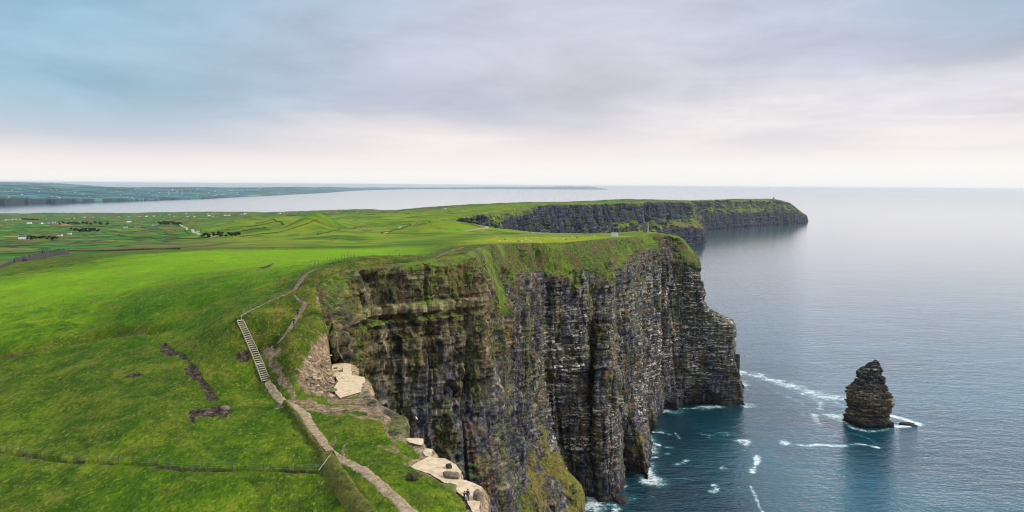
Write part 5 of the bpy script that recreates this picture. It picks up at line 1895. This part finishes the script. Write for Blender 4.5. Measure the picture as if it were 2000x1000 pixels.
def build_trees():
    leaf = foliage_mat('dark_foliage', (.012, .026, .012), (.04, .07, .025))
    bark = simple_mat('bark', (.06, .05, .04))
    rnd = random.Random(31)

    def tree_proto(label, group, loc, seed):
        r = thing('tree', label, 'tree', tuple(loc), 0, group)
        bm = bmesh.new()
        bm_tube(bm, [(0, 0, -1), (.2, 0, 2), (.1, .1, 5)], [.5, .4, .2], 6)
        for k in range(4):
            a = k * 1.6
            bm_tube(bm, [(.1, 0, 2.6), (1.8 * math.cos(a), 1.8 * math.sin(a), 5)], [.22, .08], 5)
        link_bm('trunk', bm, bark, r)
        bm = bmesh.new()
        rr = random.Random(seed)
        for _ in range(420):
            u = Vector((rr.gauss(0, 1), rr.gauss(0, 1), rr.gauss(0, .8))).normalized() * rr.uniform(.5, 1.05)
            c = Vector((u.x * 3.6, u.y * 3.4, 5.2 + u.z * 3.0))
            s = rr.uniform(.45, .95)
            a = Vector((rr.gauss(0, 1), rr.gauss(0, 1), rr.gauss(0, 1))).normalized()
            b = a.orthogonal().normalized()
            d = a.cross(b)
            bm.faces.new([bm.verts.new(c + (b * x + d * y) * s) for x, y in ((-1, -.6), (1, -.5), (.7, .8), (-.5, .9))])
        me = bpy.data.meshes.new('crown')
        bm.to_mesh(me); bm.free()
        me.materials.append(leaf)
        o = bpy.data.objects.new('crown', me)
        C.objects.link(o)
        o.parent = r
        return r
    for label, group, n, box, sc in (
            ('dark tree in the wood clump behind the white farm building, left of centre', 'trees behind the farm', 26, (142, 190, 449, 453.5), (.9, 1.4)),
            ('dark tree in the long belt of trees below the shore hamlet', 'trees below the hamlet', 30, (118, 212, 435, 439), (1.2, 2.0)),
            ('dark tree in the row running from the low farmhouse to the road', 'trees beside the low farmhouse', 26, (310, 352, 435, 439.5), (1.1, 1.8)),
            ('dark tree in the shelter belt beside the left shore houses', 'trees by the shore houses', 14, (45, 73, 429, 430.5), (1.8, 2.6)),
            ('dark bush in the hedgerow beside the lone white house', 'bushes by the lone house', 16, (52, 110, 464, 469), (.5, .9)),
            ('dark bush in the scrub where the pale road ends', 'bushes at the road end', 22, (395, 470, 456, 464), (.5, .8))):
        proto = None
        for k in range(n):
            u = k / max(1, n - 1)
            px = box[0] + (box[1] - box[0]) * (u + rnd.uniform(-.06, .06))
            py = rnd.uniform(box[2], box[3])
            q = hit(px, py)
            s = rnd.uniform(*sc) * .78
            if proto is None:
                proto = tree_proto(label, group, q, n)
                proto.scale = (s,) * 3
            else:
                copy_thing(proto, tuple(q), rnd.random() * 6.3, s).scale = (s * 1.15, s * 1.15, s * .72)


def build_hedges():
    mat = foliage_mat('hedge_bank', (.028, .045, .012), (.075, .10, .025))
    lines = [
        ('long dark hedge across the fields behind the ruin', [(-40, 501), (60, 495), (130, 491), (180, 491), (280, 488), (350, 487)], 1.6),
        ('dark hedge between green strips left of the road', [(-20, 482), (60, 480), (140, 477), (230, 472)], 1.6),
        ('curved hedge under the long yellow field', [(222, 457), (250, 463), (300, 465), (350, 467), (410, 463)], 1.8),
        ('hedge along the top of the green field beside the low farmhouse', [(275, 445), (330, 449), (372, 456)], 1.8),
        ('hedge slanting up the hillside right of the road', [(400, 459), (440, 450), (480, 443), (510, 440), (548, 432)], 2.0),
        ('hedge climbing the second slope right of the road', [(430, 462), (470, 452), (520, 445)], 1.6),
        ('wall line running along the foot of the steep green mound', [(470, 463), (505, 458), (540, 455), (560, 450), (600, 437), (620, 429.5)], 1.4),
        ('hedge over the dome shaped rise behind the mound', [(500, 437), (535, 428), (548, 433), (553, 440)], 2.2),
        ('dark wall below the right slope of the steep green mound', [(620, 458), (640, 454.5), (664, 449)], 1.8),
        ('straight wall crossing the valley right of the mound', [(690, 446), (740, 442), (800, 437), (840, 434)], 1.6),
        ('field wall along the far hillside under the skyline', [(560, 421), (640, 420.5), (720, 419), (800, 418)], 3.0),
        ('dark bank beside the pale track above the cove', [(745, 456), (770, 450), (800, 441), (815, 436)], 2.2),
        ('hedge below the hamlet crossing two green fields', [(50, 445), (110, 443), (170, 442), (235, 441)], 3.0),
        ('hedge in the middle of the left fields', [(0, 460), (60, 458), (100, 457)], 2.0),
    ]
    for lab, pts, h in lines:
        h *= .72
        P = densify(hits(pts), 3.0)
        P[:, 2] = ground(P[:, 0], P[:, 1])
        org = P[0].copy()
        t = np.gradient(P[:, :2], axis=0)
        t /= np.linalg.norm(t, axis=1)[:, None] + 1e-9
        n = np.stack([t[:, 1], -t[:, 0]], -1)
        G = np.zeros((7, len(P), 3))
        for i, (o, z) in enumerate(((-1.1, -.6), (-1.0, .45), (-.6, .9), (0, 1), (.6, .9), (1.0, .45), (1.1, -.6))):
            nn = 1 + .45 * fbm(P[:, 0] / 7 + i, P[:, 1] / 7, None, 3, 701)
            G[i, :, :2] = P[:, :2] + n * (o * h * .55 * nn)[:, None]
            G[i, :, 2] = P[:, 2] + z * h * nn * .8
        o = grid_mesh('hedge', G - org, None, mat)
        o.location = org
        tag(o, lab, 'hedge')
    # pale tracks
    pm = simple_mat('pale_track', (.36, .33, .27), .9, .2, .2)
    ribbon('road', [(350, 437), (362, 444), (375, 450), (388, 456), (400, 459), (425, 461)], 2.6, pm, .3, 5, .1)
    ribbon('path', [(748, 456), (765, 451), (785, 445), (800, 439)], 1.6, pm, .3, 4, .2)


# ------------------------------------------------------------------ animals
def build_cows():
    coats = {'white': simple_mat('white_coat', (.68, .64, .56), .9, .1, 1), 'brown': simple_mat('brown_coat', (.12, .06, .035), .9, .2, 1), 'black': simple_mat('black_coat', (.02, .02, .022), .9, .2, 1)}

    def cow(label, loc, rot, coat, graze, group):
        me = bpy.data.meshes.new('cow')
        V, E, Rr = [], [], []

        def v(p, r):
            V.append(p); Rr.append(r); return len(V) - 1
        hip = v((-.75, 0, 1.08), .34); rib_ = v((-.1, 0, 1.02), .42); sh = v((.6, 0, 1.08), .36); nk = v((.95, 0, 1.15 if not graze else .85), .22)
        hd = v((1.3, 0, 1.28 if not graze else .4), .17); mz = v((1.6, 0, 1.12 if not graze else .14), .11)
        E += [(hip, rib_), (rib_, sh), (sh, nk), (nk, hd), (hd, mz)]
        for sy in (-1, 1):
            e = v((1.22, sy * .26, hd and V[hd][2] + .1), .05); E.append((hd, e))
            a = v((-.82, sy * .22, .85), .17); k = v((-.72, sy * .23, .62), .12); hk = v((-.88, sy * .23, .42), .085); ft = v((-.82, sy * .23, .04), .075)
            E += [(hip, a), (a, k), (k, hk), (hk, ft)]
            a = v((.58, sy * .22, .8), .15); k = v((.6, sy * .22, .42), .085); ft = v((.6, sy * .22, .04), .075)
            E += [(sh, a), (a, k), (k, ft)]
        tl = v((-1.05, 0, 1.1), .06); te = v((-1.12, 0, .5), .045)
        E += [(hip, tl), (tl, te)]
        o = skin_object('cow', V, E, Rr, coats[coat], hip)
        o.location = loc
        o.rotation_euler = (0, 0, rot)
        o.scale = (.8,) * 3
        tag(o, label, 'cow', group)
        return o
    rnd = random.Random(3)
    G = 'cattle grazing on the yellow pasture'
    proto = {}
    spec = [(986, 468.5, 'black', 'only black cow, left part of the yellow pasture'), (1013, 472.5, 'brown', 'brown cow near the rim, in the middle of the yellow pasture'), (1106, 468.5, 'brown', 'brown cow close beside a white one, right of the middle of the pasture'),
            (1127, 465, 'brown', 'brown cow furthest right on the yellow pasture')]
    for px, py, coat, lab in spec:
        o = cow(lab, tuple(hit(px, py)), rnd.uniform(-.5, .5) + (3.14 if rnd.random() < .5 else 0), coat, True, G)
    lab = 'white cow grazing in the loose herd on the yellow pasture'
    first = None
    for px, py in ((989, 473), (976, 473), (1004, 473.5), (1019, 472.5), (1027, 468.5), (1036, 472), (1048, 465.5), (1081, 467.5), (1084, 467), (1100, 468.5), (1118, 464), (1161, 461.5), (970, 463.5), (1033, 471), (1055, 473)):
        q = tuple(hit(px, py)); rr = rnd.uniform(-.6, .6) + (3.14 if rnd.random() < .5 else 0)
        if first is None:
            first = cow(lab, q, rr, 'white', True, G)
        else:
            c = first.copy(); C.objects.link(c); c.location = q; c.rotation_euler = (0, 0, rr)
    # a gull gliding in front of the wall
    p = at_depth(813, 817, 175)
    bm = bmesh.new()
    bm_tube(bm, [(-.25, 0, 0), (-.1, 0, .02), (.12, 0, .03), (.26, 0, .03), (.32, 0, .02)], [.03, .08, .085, .05, .012], 8)
    for s in (-1, 1):
        pts = [(.1, s * .06, .05), (.16, s * .35, .2), (.02, s * .75, .08), (-.06, s * .74, .075), (-.02, s * .35, .17), (-.1, s * .06, .04)]
        vs = [bm.verts.new(q) for q in pts]; v2 = [bm.verts.new((q[0], q[1], q[2] - .02)) for q in pts]
        bm.faces.new(vs); bm.faces.new(v2[::-1])
        for i in range(6):
            bm.faces.new((vs[i], v2[i], v2[(i + 1) % 6], vs[(i + 1) % 6]))
    o = link_bm('gull', bm, simple_mat('white_feathers', (.8, .8, .8)), None, True, tuple(p))
    o.rotation_euler = (.3, 0, .5)
    tag(o, 'white gull gliding in front of the dark cliff wall', 'bird')


def skin_object(name, V, E, Rr, mat, root=0, sub=1, parent=None):
    me = bpy.data.meshes.new(name)
    me.from_pydata([tuple(p) for p in V], E, [])
    o = bpy.data.objects.new(name, me)
    C.objects.link(o)
    m = o.modifiers.new('skin', 'SKIN')
    m.use_smooth_shade = True
    sv = me.skin_vertices[0].data
    for i, r in enumerate(Rr):
        rr = r if isinstance(r, tuple) else (r, r)
        sv[i].radius = rr
        sv[i].use_root = (i == root)
    s = o.modifiers.new('sub', 'SUBSURF')
    s.levels = sub
    s.render_levels = sub
    dg = bpy.context.evaluated_depsgraph_get()
    me2 = bpy.data.meshes.new_from_object(o.evaluated_get(dg))
    o.modifiers.clear()
    o.data = me2
    me2.materials.clear()
    me2.materials.append(mat)
    for p in me2.polygons:
        p.use_smooth = True
    bpy.data.meshes.remove(me)
    if parent:
        o.parent = parent
    return o


def person(label, loc, rot, top, legs, hair, height=1.75, pose='stand', hat=None):
    k = height / 1.75
    root = thing('person', label, 'person', tuple(loc), rot)
    skin = simple_mat('skin_tone', (.48, .30, .22), .7, .08, 6)
    mt = simple_mat('jacket_cloth', top, .9, .15, 6)
    ml = simple_mat('trouser_cloth', legs, .9, .15, 6)
    mh = simple_mat('hair_fibre', hair, .8, .2, 12)
    hipz = .92
    lift = 0
    J = {}
    if pose == 'walk':
        J['kn'] = {-1: (.1, .22, .50), 1: (-.1, -.02, .48)}
        J['an'] = {-1: (.1, .26, .08), 1: (-.1, -.32, .14)}
        J['el'] = {-1: (.27, -.16, 1.14), 1: (-.27, .12, 1.14)}
        J['wr'] = {-1: (.28, -.02, .92), 1: (-.28, .3, .98)}
    elif pose == 'crouch':
        hipz = .42
        J['kn'] = {-1: (.16, .42, .56), 1: (-.16, .44, .54)}
        J['an'] = {-1: (.14, .18, .08), 1: (-.14, .2, .08)}
        J['el'] = {-1: (.3, .26, .72), 1: (-.3, .26, .72)}
        J['wr'] = {-1: (.18, .48, .66), 1: (-.18, .48, .66)}
    else:
        J['kn'] = {-1: (.11, .03, .50), 1: (-.11, .01, .50)}
        J['an'] = {-1: (.14, 0, .08), 1: (-.12, -.04, .08)}
        J['el'] = {-1: (.29, -.04, 1.12), 1: (-.29, -.02, 1.12)}
        J['wr'] = {-1: (.30, .1, .88), 1: (-.27, .12, .9)}
        if pose == 'photo':
            J['el'] = {-1: (.3, .14, 1.2), 1: (-.3, .14, 1.2)}
            J['wr'] = {-1: (.1, .36, 1.42), 1: (-.1, .36, 1.42)}
    ty = .12 if pose == 'crouch' else .02
    waist = (0, ty * .4, hipz + .16); chest = (0, ty, hipz + .38); neck0 = (0, ty + .01, hipz + .54); neck = (0, ty + .03, hipz + .6); head = (0, ty + .05, hipz + .69); crown = (0, ty + .05, hipz + .77)

    def sc(p):
        return (p[0] * k, p[1] * k, p[2] * k)

    def make(name, parts, mat, root_i=0):
        V, E, Rr = parts
        return skin_object(name, [sc(p) for p in V], E, [tuple(a * k for a in (r if isinstance(r, tuple) else (r, r))) for r in Rr], mat, root_i, 1, root)
    # body: pelvis, spine, head, arms with fingers, legs, as one surface
    V, E, Rr = [], [], []

    def v(p, r, par=None):
        V.append(p); Rr.append(r)
        if par is not None:
            E.append((par, len(V) - 1))
        return len(V) - 1
    pel = v((0, 0, hipz), (.13, .1)); w_ = v(waist, (.125, .09), pel); ch = v(chest, (.15, .1), w_); n0 = v(neck0, .06, ch); n1 = v(neck, .05, n0)
    hd = v(head, (.075, .09), n1); v(crown, (.07, .085), hd)
    nose = v((head[0], head[1] + .115, head[2] - .01), .014, hd)
    for s in (-1, 1):
        v((s * .088, head[1] - .005, head[2]), .016, hd)
        shd = v((-s * .17, chest[1], chest[2] + .1), .06, ch)
        el = v(J['el'][s], .045, shd); wr = v(J['wr'][s], .03, el)
        d = Vector(J['wr'][s]) - Vector(J['el'][s]); d.normalize()
        side = d.cross(Vector((0, 0, 1))); side = side.normalized() if side.length > .1 else Vector((1, 0, 0))
        pa = Vector(J['wr'][s]) + d * .06
        pl = v(tuple(pa), (.036, .018), wr)
        for f in range(4):
            b = pa + d * .05 + side * (f - 1.5) * .02
            b1 = v(tuple(b), .009, pl); v(tuple(b + d * (.05 + .01 * (f in (1, 2))) + Vector((0, 0, -.012))), .008, b1)
        tb = v(tuple(pa + side * .045), .01, pl); v(tuple(pa + side * .05 + d * .045), .009, tb)
        hp = v((-s * .09, .0, hipz - .06), .085, pel)
        kn = v(J['kn'][s], .055, hp); an = v(J['an'][s], .04, kn); v((J['an'][s][0], J['an'][s][1] + .15, .04), .035, an)
    make('body', (V, E, Rr), skin)
    # jacket
    V, E, Rr = [], [], []
    a = v((0, 0, hipz + .0), (.165, .125)); b = v(waist, (.155, .12), a); c = v(chest, (.175, .125), b); v((neck0[0], neck0[1], neck0[2] + .02), (.07, .07), c)
    for s in (-1, 1):
        sh = v((-s * .175, chest[1], chest[2] + .1), .08, c); el = v(J['el'][s], .063, sh); v(tuple(Vector(J['el'][s]).lerp(Vector(J['wr'][s]), .92)), .046, el)
    make('jacket', (V, E, Rr), mt)
    V, E, Rr = [], [], []
    a = v((0, 0, hipz), (.145, .115))
    for s in (-1, 1):
        hp = v((-s * .09, 0, hipz - .07), .1, a); kn = v(J['kn'][s], .07, hp); v((J['an'][s][0], J['an'][s][1], J['an'][s][2] + .04), .055, kn)
    make('trousers', (V, E, Rr), ml)
    for s in (-1, 1):
        bm = bmesh.new()
        an = J['an'][s]
        bmesh.ops.create_uvsphere(bm, u_segments=12, v_segments=8, radius=1)
        for q in bm.verts:
            q.co = (an[0] * k + q.co.x * .055 * k, (an[1] + .07) * k + q.co.y * .14 * k, (an[2] - .03) * k + max(q.co.z, -.7) * .065 * k)
        link_bm('shoe', bm, simple_mat('dark_shoe', (.03, .028, .026)), root, True)
    bm = bmesh.new()
    bmesh.ops.create_uvsphere(bm, u_segments=16, v_segments=12, radius=1)
    for q in bm.verts:
        low = .35 if q.co.y > .2 else -.6
        z = max(q.co.z, low)
        q.co = (q.co.x * .1 * k, (head[1] - .012 + q.co.y * .118) * k, (head[2] + .03 + z * .115) * k)
    link_bm('cap' if hat else 'hair', bm, simple_mat('cap_cloth', hat) if hat else mh, root, True)
    return root


def build_people():
    z = 190.15
    person('person in a blue jacket standing on the pale ledge, right of a shorter companion', at_height(913.5, 978.5, z), -.3, (.015, .06, .28), (.03, .03, .04), (.06, .03, .02), 1.82, 'stand')
    person('person in dark clothes standing left of the one in the blue jacket, raising a camera', at_height(907, 980.5, z), -.5, (.012, .016, .018), (.02, .02, .025), (.03, .02, .018), 1.66, 'photo')
    person('person in dark clothes and a white cap crouching beside the mossy boulder', at_height(872.8, 957.5, z), -.6, (.02, .018, .03), (.03, .028, .05), (.03, .02, .02), 1.72, 'crouch', (.75, .72, .68))
    person('upper of two walkers on the earth trail, in dark blue clothes', hit(582, 616.5), .6, (.012, .018, .035), (.012, .014, .02), (.03, .02, .015), 1.8, 'walk')
    person('lower of two walkers on the earth trail, in black with a pale cap', hit(574, 635), .5, (.014, .014, .016), (.012, .012, .014), (.03, .02, .015), 1.75, 'walk', (.5, .45, .4))
    person('lone person in dark clothes standing on the rim by the yellow pasture', hit(1085, 477.5), .2, (.015, .02, .03), (.02, .02, .024), (.03, .02, .015), 1.8, 'stand')


def build_cars():
    cols = ((.75, .75, .76), (.1, .2, .45), (.75, .75, .76), (.35, .04, .04), (.5, .52, .55))
    glass = DARKGLASS
    tyre = simple_mat('tyre_rubber', (.02, .02, .02))
    names = ('white', 'blue', 'white', 'red', 'silver')
    labs = ('white parked car at the left end of the row by the visitor road', 'blue parked car second in the row by the visitor road', 'white parked car between the blue and the red ones by the visitor road',
            'red parked car in the row by the visitor road', 'silver parked car at the right end of the row by the visitor road')
    for i, px in enumerate((975, 980, 985, 990, 996)):
        q = hit(px, 444.8)
        r = thing('parked_car', labs[i], 'car', tuple(q + [0, 0, .3]), 1.2, 'cars parked by the visitor road')
        bm = bmesh.new()
        bm_box(bm, -2.1, 2.1, -.85, .85, .35, .95)
        bmesh.ops.bevel(bm, geom=bm.edges[:], offset=.12, segments=2, affect='EDGES')
        link_bm('body', bm, simple_mat('car_paint', cols[i], .35, .03, 2, 0), r)
        bm = bmesh.new()
        vs = bm_box(bm, -1.4, 1.1, -.75, .75, .93, 1.5)
        for k in (4, 5, 6, 7):
            vs[k].co.x *= .72; vs[k].co.y *= .85
        link_bm('window', bm, glass, r)
        for sx in (-1.3, 1.3):
            for sy in (-.8, .8):
                bm = bmesh.new()
                bm_tube(bm, [(sx, sy - .1, .33), (sx, sy + .1, .33)], .33, 14)
                link_bm('wheel', bm, tyre, r)


build_slabs()
build_paths()
build_stairs()
build_fences()
build_banks()
build_rocks()
build_stack()
build_houses()
build_far_land()
build_trees()
build_hedges()
build_cows()
build_people()
build_cars()
